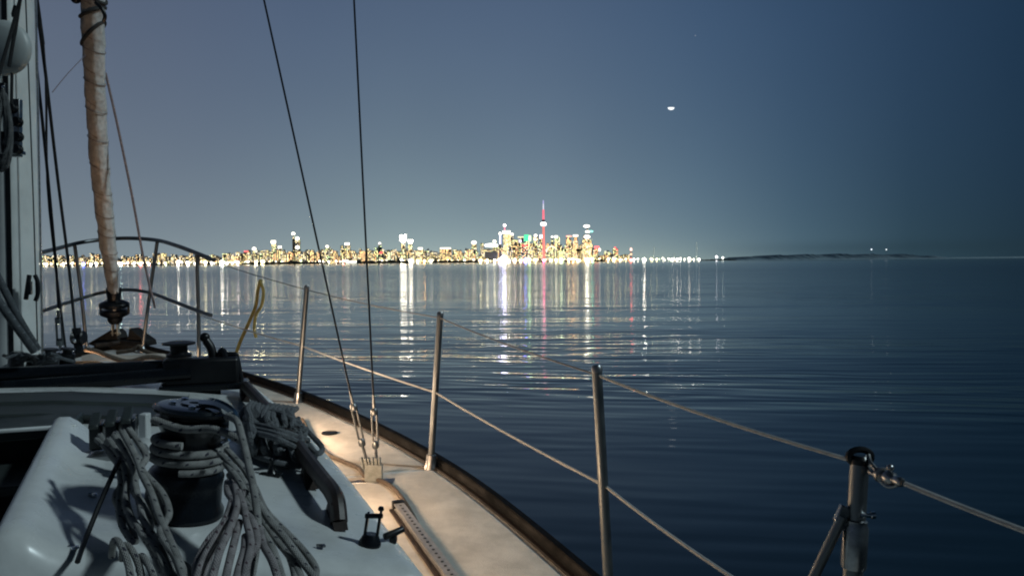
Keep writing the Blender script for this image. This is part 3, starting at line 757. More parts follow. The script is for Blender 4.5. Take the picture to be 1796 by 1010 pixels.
# small cabin-top fittings
def eye(px, py, sc=1.0):
    c = cabpt(px, py); mb = MB()
    mb.box(c + Vector((0,0,.003)), (.045*sc, .018*sc, .006), (right, Vector((0,1,0)), Vector((0,0,1))))
    mb.lathe(c + Vector((.002, 0, .005)), (0,0,1), [(.012*sc, 0), (.008*sc, .006), (.004*sc, .018), (.005*sc, .028*sc), (.002, .032*sc)], 12)
    return mb.build('eye_strap', BLACK, Y_, bevel=.001)
eye(475, 834)
c = cabpt(648, 956); nz_ = Vector((.16,.05,1)).normalized()
mb = MB(); mb.lathe(c, nz_, [(.019, 0), (.019, .006), (.014, .016), (.012, .02)], 16)
for sg in (-1, 1): mb.box(c + nz_*.036 + right*.0105*sg, (.0045, .012, .040), (right, Vector((0,1,0)), nz_))
mb.tube([c + nz_*.050 - right*.015, c + nz_*.050 + right*.015], .0045, 8); mb.lathe(c + nz_*.058 + right*.010, nz_, [(.004, 0), (.006, .003), (.004, .008)], 8)
mb.build('stand_up_fairlead', BLACKM, Y_, bevel=.001)
c = cabpt(690, 951); mb = MB(); mb.box(c + Vector((0,0,.006)), (.012, .018, .012)); mb.tube([c + Vector((-.014, -.012, .014)), c + Vector((.016, .012, .020))], .0065, 8)
mb.build('small_cleat', BLACK, Y_, bevel=.002)
for x, y in ((565, 958), (165, 868), (131, 961)):
    c = cabpt(x, y, .004); mb = MB(); mb.lathe(c, (0,0,1), [(.006, 0), (.005, .003), (.001, .004)], 12); mb.tube([c + Vector((-.009, 0, .002)), c + Vector((0,0,.002))], .0025, 6)
    mb.build('deck_screw', CHROME if x < 200 else DSTEEL, Y_)

# traveller across the cabin top
tz = 1.668
def TP(l, dz=0, ds=0): return B(-.58 + ds, l, tz + dz)
trv = empty('mainsheet_traveller', TP(0)); trv.parent = Y_; trv.matrix_parent_inverse = Y_.matrix_world.inverted()
MB().tube([TP(-.85, .012), TP(.62, .012)], .026, 16).build('traveller_tube', BLACKM, trv)
MB().tube([TP(-.85, -.026, -.045), TP(.0, -.020, -.045), TP(.60, -.002, -.045)], .022, 16).build('control_tube', BLACKM, trv)
MB().box(TP(.63, .0, -.02), (.22, .075, .085), (rt, fw, Vector((0,0,1)))).build('traveller_car', BLACK, trv, bevel=.010)
MB().box(TP(.64, -.046, -.02), (.26, .11, .020), (rt, fw, Vector((0,0,1)))).build('end_plate', BLACKM, trv, bevel=.004)
MB().box(TP(.60, -.062, -.02), (.17, .06, .065), (rt, fw, Vector((0,0,1)))).build('traveller_foot', BLACK, trv, bevel=.006)
MB().box(TP(-.4, -.06, .02), (.10, .05, .06), (rt, fw, Vector((0,0,1)))).build('traveller_foot', BLACK, trv, bevel=.006)
# drum block on the car, small knob post and end loop
c = TP(.565, .046)
MB().lathe(c, (0,0,1), [(.038, 0), (.038, .008), (.026, .012), (.026, .034), (.048, .038), (.050, .044), (.030, .048)], 22).build('car_sheave', BLACK, trv)
c = TP(.665, .040); mb = MB(); mb.tube(spline([c, c + Vector((-.008, 0, .03)), c + Vector((-.022, 0, .052))]), .014, 10); mb.sphere(c + Vector((-.026, 0, .062)), .016)
mb.tube(spline([c + Vector((.02, 0, 0)), c + Vector((.028, 0, .02)), c + Vector((.035, 0, .0))]), .012, 8); mb.build('cam_cleat', BLACK, trv)
mb = MB(); pc = [TP(.66, .045), TP(.725, .045), TP(.735, .03), TP(.748, -.05)]
mb.tube(spline(pc, 4), .009, 8); mb.tube([TP(.70, .045), TP(.70, -.04)], .006, 8); mb.box(TP(.715, -.01), (.045, .02, .07), (rt, fw, Vector((0,0,1))))
mb.build('end_fairlead', BLACK, trv, bevel=.002)

# clutter on the cabin top forward of the traveller
for (px, py, Y, rr) in ((88, 622, 2.75, .030), (60, 634, 2.7, .024), (118, 620, 3.0, .028), (30, 628, 2.65, .022)):
    MB().lathe(at(px, py, Y), (0.1,0,1), [(rr, -.06), (rr, 0), (rr*.6, .004), (rr*.6, .012), (rr, .016), (rr*.8, .022)], 14).build('deck_organiser', BLACK, Y_, sharp=35)
for i in range(9):
    a = rnd.uniform(0, 70); p = [at(a + j*rnd.uniform(14, 24), 628 + rnd.uniform(-9, 9), 2.45 + rnd.uniform(0, .25)) for j in range(4)]
    MB().tube(spline(p, 5), .0055, 6).build('cabin_top_line', rnd.choice([ROPED, ROPED, HALY]), Y_)
mb = MB()
mb.grid([[B(s, l, zcab(s, l) + (.020 if abs(l - .02) < .3 else .004)) for l in (-.3, -.28, 0, .22, .24)] for s in (.10, .12, .55, .57)], flip=True)
mb.build('fore_hatch', SMOKE, Y_)

# winch on the cabin top, leaning outboard with the camber
wn_ax = Vector((.14, .02, 1)).normalized()
wt = at(343, 706, 1.30); wb = wt - wn_ax*.265
zb = zcab(*sl(wb)); wb = wt - wn_ax*((wt.z - zb)/wn_ax.z)
H = (wt-wb).length; print('winch', wb, H, sl(wb))
wi = empty('winch', wb); wi.parent = Y_; wi.matrix_parent_inverse = Y_.matrix_world.inverted()
MB().lathe(wb, wn_ax, [(.066, 0), (.066, .010), (.060, .02), (.059, H*.28), (.060, H*.36), (.056, H*.40)], 40).build('winch_base', BLACKM, wi)
MB().lathe(wb, wn_ax, [(.055, H*.40), (.050, H*.43), (.047, H*.47), (.046, H*.72), (.053, H*.79), (.056, H*.82)], 40).build('winch_drum', BLACKM, wi)
MB().lathe(wb, wn_ax, [(.056, H*.815), (.062, H*.83), (.063, H*.85), (.052, H*.88), (.052, H*.905), (.064, H*.925), (.065, H*.95), (.058, H*.965)], 40).build('self_tailer', BLACKM, wi)
MB().lathe(wb, wn_ax, [(.058, H*.962), (.057, H*.978), (.045, H*.99), (.024, H*.985), (.022, H*1.0), (.010, H*1.0), (.009, H*.98)], 36).build('winch_cap', WCAP, wi)
a0 = wb + wn_ax*H*.955
mb = MB(); mb.tube(spline([a0 + Vector((.02, -.02, .012)), a0 + Vector((.05, -.03, .010)), a0 + Vector((.072, -.028, -.006)), a0 + Vector((.070, -.02, -.03))]), .009, 8)
mb.build('feeder_arm', CHROME, wi)
mb = MB(); mb.tube([a0 + Vector((.055, -.03, -.052)), a0 + Vector((.066, -.03, -.046))], .004, 8); mb.build('stripper_pin', CHROME, wi)
for k in range(5):
    a = 2*PI*k/5 + .4; e1_, e2_ = wn_ax.orthogonal().normalized(), wn_ax.cross(wn_ax.orthogonal().normalized())
    MB().lathe(wb + wn_ax*H*.985 + (e1_*math.cos(a) + e2_*math.sin(a))*.036, wn_ax, [(.006, 0), (.006, .004), (.002, .005)], 8).build('cap_bolt', CHROME, wi)

# rope clutches left of the winch
cl = empty('rope_clutches', at(205, 780, 1.52)); cl.parent = Y_; cl.matrix_parent_inverse = Y_.matrix_world.inverted()
for i, (px, py) in enumerate(((172, 762), (200, 757), (228, 752))):
    c = at(px, py, 1.58); mb = MB(); mb.box(c, (.024, .07, .05), (rt, fw, Vector((0,0,1)))); mb.build('clutch_body', BLACKM, cl, bevel=.004)
    mb = MB(); mb.box(c + Vector((0, -.01, .030)), (.018, .06, .010), (rt, (fw + Vector((0,0,.3))).normalized(), Vector((0,0,1)))); mb.build('clutch_lever', HOOD, cl, bevel=.003)
mb = MB(); mb.box(at(254, 750, 1.46), (.016, .02, .055), (right, fwd, up)); mb.box(at(243, 774, 1.45), (.028, .02, .012), (right, fwd, up)); mb.build('lever_bracket', GEL, cl, bevel=.003)
mb = MB(); mb.lathe(at(256, 785, 1.44), -fwd, [(.018, 0), (.020, .006), (.012, .014), (0, .015)], 14); mb.build('lever_knob', GEL, cl)
mb = MB(); mb.box(at(178, 800, 1.55), (.17, .05, .012), (rt, fw, Vector((0,0,1)))); mb.build('clutch_plate', DSTEEL, cl, bevel=.002)

# ================================================================== LOOSE THINGS ABOARD
def strands(name, lst, r, m, label, cat, group=None):
    lst = lst + [[p + right*rj.uniform(-.012, .012) + up*rj.uniform(-.006, .006) + fwd*rj.uniform(.004, .012) for p in q] for q in lst for rj in [random.Random(int(q[0].x*1e5))] if len(q) > 5]
    """one rope: all its visible bights, each a tube"""
    mb = MB()
    for pts in lst: mb.tube(spline(pts, 7), r, 10)
    o = mb.build(name, m); o['label'] = label; o['category'] = cat
    if group: o['group'] = group
    return o
P = lambda l, y0, y1: [at(x, y, y0 + (y1-y0)*i/max(1, len(l)-1)) for i, (x, y) in enumerate(l)]
# turns round the drum
turns = []
for t in range(40*3+1):
    a = 2*PI*t/40 - 2.2; e1_ = wn_ax.orthogonal().normalized(); e2_ = wn_ax.cross(e1_)
    turns.append(wb + wn_ax*(H*.44 + .0145*t/40) + (e1_*math.cos(a) + e2_*math.sin(a))*.0555)
mbw = MB(); mbw.tube(turns, .0064, 10)
mbw.tube(spline(P([(398, 730), (415, 738), (424, 765), (436, 815), (447, 870), (452, 920), (448, 970), (438, 1025)], 1.24, .98), 8), .0054, 10)
mbw.tube(spline(P([(268, 735), (320, 752), (370, 752), (402, 762), (428, 775)], 1.24, 1.20), 6), .0062, 10)
o = mbw.build('winch_rope', ROPEW); o['label'] = 'white flecked rope wrapped in turns round the black winch drum'; o['category'] = 'rope'
strands('rope_hank', [
    P([(190, 770), (214, 805), (222, 842), (220, 882), (231, 909), (249, 934), (273, 962), (294, 1005), (300, 1030)], 1.25, .95),
    P([(200, 762), (232, 815), (238, 853), (245, 882), (251, 909), (265, 934), (291, 971), (305, 1007), (312, 1030)], 1.22, .96),
    P([(214, 756), (238, 800), (249, 831), (265, 864), (278, 902), (294, 938), (311, 976), (325, 1009), (333, 1030)], 1.20, .93),
    P([(170, 770), (200, 800), (212, 840), (208, 880), (214, 920), (232, 950)], 1.28, 1.08)],
    .0050, ROPEW, 'hank of white rope hanging left of the winch from the clutches', 'rope')
strands('rope_loop', [
    P([(196, 975), (200, 948), (211, 954), (225, 989), (231, 1030)], 1.00, .93),
    P([(214, 980), (218, 956), (232, 966), (245, 996), (250, 1030)], 1.00, .93),
    P([(244, 1000), (247, 975), (259, 988), (269, 1009), (274, 1030)], .98, .92)],
    .0044, ROPEW, 'short upturned loops of white rope at the lower left of the winch', 'rope')
strands('rope_hank', [
    P([(385, 795), (412, 822), (440, 862), (470, 905), (510, 955), (545, 1005), (556, 1030)], 1.24, 1.00),
    P([(395, 812), (418, 842), (446, 890), (480, 940), (515, 985), (535, 1030)], 1.22, .98),
    P([(402, 832), (425, 872), (450, 915), (478, 962), (500, 1030)], 1.20, .97),
    P([(452, 880), (474, 915), (500, 945), (530, 985), (566, 1030)], 1.10, .99)],
    .0050, ROPEW, 'hank of white flecked rope fanning out to the right below the winch', 'rope')
strands('rope_hank', [
    P([(404, 845), (408, 870), (398, 905), (378, 942), (356, 982), (340, 1030)], 1.14, .93),
    P([(412, 850), (416, 885), (404, 925), (386, 965), (368, 1030)], 1.12, .92),
    P([(418, 862), (428, 890), (434, 920), (440, 950), (434, 985), (424, 1030)], 1.10, .93),
    P([(420, 915), (412, 945), (402, 985), (392, 1030)], 1.05, .92),
    P([(430, 940), (428, 965), (418, 1000), (412, 1030)], 1.02, .92),
    P([(410, 872), (396, 918), (372, 962), (350, 1030)], 1.13, .95),
    P([(455, 925), (462, 955), (478, 985), (492, 1030)], 1.04, .94)],
    .0050, ROPER, 'hank of white rope with red flecks hanging at the right foot of the winch', 'rope')
# black bungee over the cabin-top edge
rope_thing('bungee_cord', P([(217, 790), (204, 818), (178, 876), (150, 945), (136, 984)], 1.24, 1.04), .0038, BLACK, 'thin black bungee cord stretched across the white cabin top left of the winch', 'cord')

# dark coil lashed to the handrail
mb = MB(); cr_ = random.Random(5)
cc0 = cabpt(492, 776, .0)
def cw(px, py, h): return cabpt(px, py, h)
bund = []
for i in range(13):       # long bights bent over the rail
    t = i/12; x0 = 438 + t*88; 
    pts = [cw(x0, 788 - 30*t + 34*t*t, .010 + .012*cr_.random()), cw(x0 + cr_.uniform(-6, 10), 770 - 16*t, .035 + .02*cr_.random()), cw(x0 + 2, 748 + 4*t, .052 + .012*cr_.random()), cw(x0 - 4 + cr_.uniform(-9, 9), 732 + cr_.uniform(-5, 5), .052)]
    mb.tube(spline(pts, 5), .0080, 8)
for i in range(11):
    t = i/10; x0 = 436 + t*78
    pts = [cw(x0 + 4, 752 + 10*t, .040 + .014*cr_.random()), cw(x0 + cr_.uniform(-8, 8), 735, .060 + .015*cr_.random()), cw(x0 - 2, 718 + 4*t, .055 + .01*cr_.random()), cw(x0 + 6, 706 + 10*t, .040)]
    mb.tube(spline(pts, 5), .0078, 8)
for i in range(17):
    t = i/16; x0 = 440 + t*92
    pts = [cw(x0 + 8 + cr_.uniform(-5, 5), 796 + 22*t + cr_.uniform(-5, 4), .010 + .012*cr_.random()), cw(x0 + cr_.uniform(-4, 6), 782 + 14*t, .030 + .012*cr_.random()), cw(x0 - 4 + cr_.uniform(-6, 6), 764 + 8*t, .042 + .015*cr_.random()), cw(x0 - 8, 750 + 6*t, .045)]
    mb.tube(spline(pts, 5), .0074, 8)
for (a, b, c, d) in (((430, 742), (465, 748), (505, 760), (540, 772)), ((432, 750), (470, 757), (506, 768), (536, 782)), ((436, 758), (472, 764), (500, 776), (528, 790)), ((444, 728), (480, 722), (515, 736), (535, 756))):
    mb.tube(spline([cw(*a, .05), cw(*b, .072), cw(*c, .070), cw(*d, .03)], 6), .0070, 8)
for pts in (((436, 790), (462, 800), (490, 808), (520, 812), (536, 800)), ((440, 796), (470, 806), (500, 814), (526, 818)), ((430, 715), (420, 735), (432, 760), (430, 785)), ((520, 735), (548, 765), (565, 785), (556, 795), (536, 775), (522, 755))):
    mb.tube(spline([cw(x, y, .012 + .01*cr_.random()) for x, y in pts], 6), .0066, 8)
o = mb.build('coiled_rope', rope_mat('grey_coil_rope', (.19,.205,.22), (.04,.04,.05), .03, .8)); o['label'] = 'dark grey braided rope bundled in a coil on the wooden handrail'; o['category'] = 'rope coil'

mb = MB(); rc = random.Random(3)
for i in range(7):
    w_ = rc.uniform(9, 15); cx_ = rc.uniform(2, 9); y0 = rc.uniform(158, 176); y1 = rc.uniform(262, 300)
    mb.tube(spline([at(cx_ + w_*.2, y0, 2.52), at(cx_ - w_*.8, (y0+y1)/2 - 10, 2.50), at(cx_ - w_*.3, y1, 2.49), at(cx_ + w_*.6, y1 - 8, 2.49), at(cx_ + w_*.9, (y0+y1)/2, 2.50), at(cx_ + w_*.2, y0, 2.52)], 6), .0062, 8)
o = mb.build('coiled_halyard', rope_mat('grey_halyard', (.16,.17,.175), (.03,.03,.03), .03, .8)); o['label'] = 'grey halyard coil hung on the mast beside the black blocks'; o['category'] = 'rope coil'

# yellow strap knotted on the forward lifeline
mb = MB(); Yq = 4.55
mb.tube(spline([at(457, 491, Yq), at(452, 510, Yq), at(449, 535, Yq), at(440, 558, Yq), at(430, 580, Yq), at(421, 600, Yq), at(410, 632, Yq)], 5), [.010]*31, 8)
mb.tube(spline([at(455, 493, Yq-.01), at(462, 510, Yq-.01), at(459, 535, Yq-.01), at(449, 552, Yq-.01), at(446, 575, Yq-.01), at(449, 592, Yq-.01)], 5), .009, 8)
mb.sphere(at(457, 493, Yq), .012)
o = mb.build('sail_tie', YEL); o['label'] = 'yellow webbing strap hanging from the upper lifeline near the pulpit'; o['category'] = 'strap'

# furled jib on the forestay
fj = empty('furled_jib', at(203, 588, 5.72), label='furled headsail wrapped in tan cover above its black furling drum', category='furled sail')
def cloth_mat():
    m = mat('tan_sailcloth', (.46,.38,.32), .8); t = m.node_tree; p = t.nodes['Principled BSDF']
    uv = N(t, 'ShaderNodeUVMap'); sp = N(t, 'ShaderNodeSeparateXYZ'); t.links.new(uv.outputs[0], sp.inputs[0])
    u, v = sp.outputs[0], sp.outputs[1]
    w = M_(t, 'FRACT', M_(t, 'ADD', u, M_(t, 'DIVIDE', v, .21)))
    seam = M_(t, 'LESS_THAN', w, .05)
    c = N(t, 'ShaderNodeTexCoord'); n = N(t, 'ShaderNodeTexNoise'); n.inputs['Scale'].default_value = 9; n.inputs['Detail'].default_value = 6
    t.links.new(c.outputs['Object'], n.inputs['Vector'])
    base = ramp(t, n.outputs[0], [(.3, (.39,.35,.30)), (.7, (.52,.48,.43))])
    col = mixc(t, M_(t, 'MULTIPLY', seam, .55), base, (.18,.12,.09))
    # paler strip along the starboard side of the wraps
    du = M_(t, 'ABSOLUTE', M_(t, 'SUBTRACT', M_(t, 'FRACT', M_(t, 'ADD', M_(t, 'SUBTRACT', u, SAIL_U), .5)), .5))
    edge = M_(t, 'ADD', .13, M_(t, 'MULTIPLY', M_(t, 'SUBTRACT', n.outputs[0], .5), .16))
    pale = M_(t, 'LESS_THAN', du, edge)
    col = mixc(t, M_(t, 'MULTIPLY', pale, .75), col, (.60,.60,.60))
    n3 = N(t, 'ShaderNodeTexNoise'); n3.inputs['Scale'].default_value = 40; n3.inputs['Detail'].default_value = 3; t.links.new(c.outputs['Object'], n3.inputs['Vector'])
    col = mixc(t, 1.0, col, ramp(t, n3.outputs[0], [(.35, (.78,.78,.78)), (.6, (1,1,1))]), 'MULTIPLY'); t.links.new(col, p.inputs['Base Color'])
    n2 = N(t, 'ShaderNodeTexNoise'); n2.inputs['Scale'].default_value = 22; n2.inputs['Detail'].default_value = 5; t.links.new(c.outputs['Object'], n2.inputs['Vector'])
    b = N(t, 'ShaderNodeBump'); b.inputs['Distance'].default_value = .011; t.links.new(M_(t, 'ADD', n2.outputs[0], M_(t, 'MULTIPLY', seam, -.25)), b.inputs['Height'])
    t.links.new(b.outputs[0], p.inputs['Normal']); return m
st0 = at(200, 512, 5.68); st1 = at(162, -8, 5.05)
fa = (st1 - st0); L = fa.length; fd = fa.normalized(); e1 = fd.orthogonal().normalized(); e2 = fd.cross(e1)
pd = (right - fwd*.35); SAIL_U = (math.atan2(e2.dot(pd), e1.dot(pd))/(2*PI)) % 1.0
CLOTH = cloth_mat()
rows = []; uvL = []
wpx = [(0, .034), (.06, .041), (.2, .051), (.4, .055), (.7, .059), (1.0, .070), (1.25, .078), (3.2, .05)]
cen = [(0, 0), (.3, -.012), (.55, -.02), (1, 0)]
nn_ = 300; ang = 40; vs = []; fs = []; uvs = []
LT = L*3.2
def jc(d):
    t = d/L
    off = right*(-.034*math.sin(min(1, t)*PI)) if t < 1 else Vector((0,0,0))
    return st0 + fd*d + off
import mathutils
for i in range(nn_+1):
    d = LT*(i/nn_)**1.3; t = d/L
    R = catmull(wpx, t)
    for k in range(ang+1):
        a = 2*PI*k/ang; w = (k/ang + d/.21) % 1.0
        ridge = .006*(1 - w) if w > .03 else .006*(w/.03)
        ns = mathutils.noise.noise(Vector((math.cos(a)*1.6, math.sin(a)*1.6, d*7)))*.006 + mathutils.noise.noise(Vector((math.cos(a)*4, math.sin(a)*4, d*22+5)))*.003
        vs.append(jc(d) + (e1*math.cos(a) + e2*math.sin(a))*(R + ridge + ns))
for i in range(nn_):
    for k in range(ang):
        q = i*(ang+1)+k; fs.append((q, q+1, q+ang+2, q+ang+1)); d0 = LT*(i/nn_)**1.3; d1 = LT*((i+1)/nn_)**1.3
        uvs.append(((k/ang, d0), ((k+1)/ang, d0), ((k+1)/ang, d1), (k/ang, d1)))
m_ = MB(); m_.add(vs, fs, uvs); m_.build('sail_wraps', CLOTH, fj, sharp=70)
# lashings near the top
def lash(y0, slope, col=BLACK, r=.010, x=0):
    # find the height on the stay at that picture height
    best = min(range(200), key=lambda i: abs((CY - F*((jc(LT*i/600) - CAM).dot(up))/((jc(LT*i/600)-CAM).dot(fwd))) - y0)); d = LT*best/600
    R = catmull(wpx, d/L) + .005; pts = []
    for k in range(33):
        a = 2*PI*k/32; v = (e1*math.cos(a) + e2*math.sin(a)); pts.append(jc(d) + v*R + fd*(slope*v.dot(right)*R))
    return MB().tube(pts, r, 8, caps=False)
for y0, sl_v in ((22, .5), (58, 1.1), (-12, -.8)):
    lash(y0, sl_v, r=.012).build('lashing', mat('dark_lashing', (.035,.035,.035), .8), fj)
for y0 in (86, 144, 192, 243, 290, 335, 375, 410, 440, 470):
    lash(y0, -.35 if y0 > 80 else .3, r=.0024).build('tie_cord', mat('brown_cord', (.17,.13,.11), .8), fj)
mb = MB(); mb.tube(spline([at(168, 5, 4.98), at(178, 15, 4.97), at(184, 28, 4.98), at(182, 38, 5.0)], 5), .012, 8); mb.build('knot', BLACK, fj)
MB().sphere(at(133, 0, 5.0), .03, sc=(1, 1, .8)).build('knot', BLACK, fj)
# furling drum
dc = at(200, 512, 5.70)
def fl(y, r0_, r1_, h): return (at(201, y, 5.70), r0_, r1_, h)
dax = (at(199, 505, 5.69) - at(203, 590, 5.73)).normalized(); d0 = at(203, 586, 5.73)
px2m = 5.7/F
def dh(y): return (586 - y)*px2m
MB().lathe(d0, dax, [(.050, dh(503)), (.052, dh(510)), (.046, dh(520)), (.048, dh(528))][::-1], 24).build('drum_neck', BLACK, fj)
MB().lathe(d0, dax, [(.060, dh(540)), (.100, dh(537)), (.104, dh(533)), (.098, dh(530)), (.055, dh(525))], 28).build('upper_flange', BLACK, fj)
MB().lathe(d0, dax, [(.075, dh(550)), (.055, dh(546)), (.055, dh(538))], 24).build('spool', DSTEEL, fj)
MB().lathe(d0, dax, [(.055, dh(556)), (.095, dh(551)), (.103, dh(547)), (.100, dh(543)), (.070, dh(542))], 28).build('lower_flange', BLACK, fj)
MB().lathe(d0, dax, [(.035, dh(567)), (.050, dh(562)), (.052, dh(553))], 20).build('bearing_housing', BLACK, fj)
for sg in (-1, 1): MB().tube([d0 + right*.100*sg + dax*dh(549), d0 + right*.102*sg + dax*dh(534)], .008, 8).build('cage_bar', BLACK, fj)
mb = MB()
for sg in (-1, 1): mb.box(d0 + dax*dh(574) + right*.018*sg, (.010, .03, .12), (right, fwd, dax))
mb.tube([d0 + dax*dh(584) - right*.035, d0 + dax*dh(584) + right*.035], .010, 8); mb.build('toggle', CHAINM, fj, bevel=.002)
# bow anchor, flukes up on the stemhead
Ya = 5.72
mb = MB()
outl = [(152, 603), (176, 589), (196, 577), (203, 583), (206, 592), (210, 597), (218, 597), (224, 590), (226, 575), (240, 586), (256, 597), (258, 606), (225, 612), (180, 612)]
mb.prism([at(x, y, Ya) for x, y in outl], (.03, .10, 0)); mb.tube([at(166, 606, Ya-.15), at(212, 600, Ya), at(250, 604, Ya-.1)], .02, 8)
o = mb.build('bow_anchor', ANCH, bevel=.008); o['label'] = 'dark iron anchor plates on the bow beneath the furling drum'; o['category'] = 'anchor'
# lines and a plank of cloth on the foredeck
fd1 = [(142, 631), (175, 622), (210, 628), (250, 620), (290, 628)]
rope_thing('anchor_line', [at(x, y, 4.4) for x, y in ((150, 612), (172, 617), (200, 628), (228, 634), (262, 626), (300, 632))], .014, ROPET, 'tan anchor line trailing across the warm-lit foredeck', 'rope', n=10)
rope_thing('anchor_line', [at(x, y, 4.7) for x, y in ((205, 618), (232, 614), (244, 607), (252, 615), (282, 624), (300, 634))], .012, ROPET, 'short bent rope end on the foredeck behind the long anchor line', 'rope', n=10)
mb = MB(); rows = []
for i in range(15):
    t = i/14; rows.append([at(143 + 157*t, 632 - 3*math.sin(t*9) - 4*math.sin(PI*t) + yy, 4.45 + k*.25) for k, yy in ((0, 6), (.25, 0), (1, -8), (1.3, -6))])
mb.grid(rows); o = mb.build('folded_sailcloth', mat('cream_canvas', (.55,.47,.40), .8, noise=.3, nscale=20, bump=.01, bscale=20)); o['label'] = 'crumpled pale canvas lying on the foredeck in warm light'; o['category'] = 'canvas'
# lit port in the fore end of the cabin, throwing warm light over the foredeck
pc_ = B(1.66, .0, 1.385); fr = [pc_ + NN3*(.15*math.cos(a)) + Vector((0,0,1))*(.032*math.sin(a)) for a in [2*PI*k/20 for k in range(20)]]
f = MB().tube(fr + [fr[0]], .008, 6, caps=False).build('portlight', STEEL, Y_); MB().prism(fr, -UU3*.004).build('pane', PORTG, f, smooth=False)
ld = bpy.data.lights.new('forecabin_glow', 'AREA'); ld.shape = 'RECTANGLE'; ld.size = .28; ld.size_y = .05; ld.energy = 8; ld.color = (1.0, .62, .36)
lo = bpy.data.objects.new('forecabin_glow', ld); COL.objects.link(lo); lo.location = pc_ + UU3*.03
lo.rotation_euler = (-(UU3 + Vector((0,0,.25)))).to_track_quat('Z', 'Y').to_euler()

# ================================================================== FAR SHORE AND CITY
KM = 7200.0
def cpx(px, D): return (px - CX)/F*D          # sideways place at distance D
def horizon(px): return 459.5 - (px - CX)*.0082
M_PX = KM/F                                     # metres per picture pixel at the city
HEAD_M = mat('hazy_headland', (.22,.31,.37), .95, noise=.25, nscale=.01)  # distance haze put into a pale blue-grey base colour
LAND = mat('dark_shore', (.012,.014,.014), .95, noise=.4, nscale=.02)
TREES = mat('dark_tree_mass', (.020,.026,.020), .95, noise=.5, nscale=.03)
# land strip
def land(x0, x1, D, depth, h, name='shore', m=LAND, step=8, seed=1, hf=None):
    r_ = random.Random(seed); rows = []
    n = max(2, int((x1-x0)/step)); top = []
    for i in range(n+1):
        px = x0 + (x1-x0)*i/n; t = i/n
        hh = (hf(px) if hf else h*(.55+.45*r_.random())) * min(1, 6*t + .02, 6*(1-t) + .02)
        x = cpx(px, D); rows.append([Vector((x, D, -.5)), Vector((x, D+6, 2.0)), Vector((x, D+depth*.25, max(2, hh))), Vector((x*1.02, D+depth, max(2, hh*.9))), Vector((x*1.03, D+depth*1.3, -.5))])
    return MB().grid(rows, flip=False).build(name, m, smooth=False, kind='structure')
land(-420, 1290, KM-60, 1400, 3, 'city_shore', seed=2)
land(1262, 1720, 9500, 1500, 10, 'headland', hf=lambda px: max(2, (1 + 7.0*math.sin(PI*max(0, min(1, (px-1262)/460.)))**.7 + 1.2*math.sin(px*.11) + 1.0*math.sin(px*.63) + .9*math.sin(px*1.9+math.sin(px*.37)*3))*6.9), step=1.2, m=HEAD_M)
land(1640, 2600, 16000, 2500, 30, 'far_coast', hf=lambda px: 34 + 12*math.sin(px*.013) + 5*math.sin(px*.09) + 5*math.sin(px*.7), step=3, m=HEAD_M)

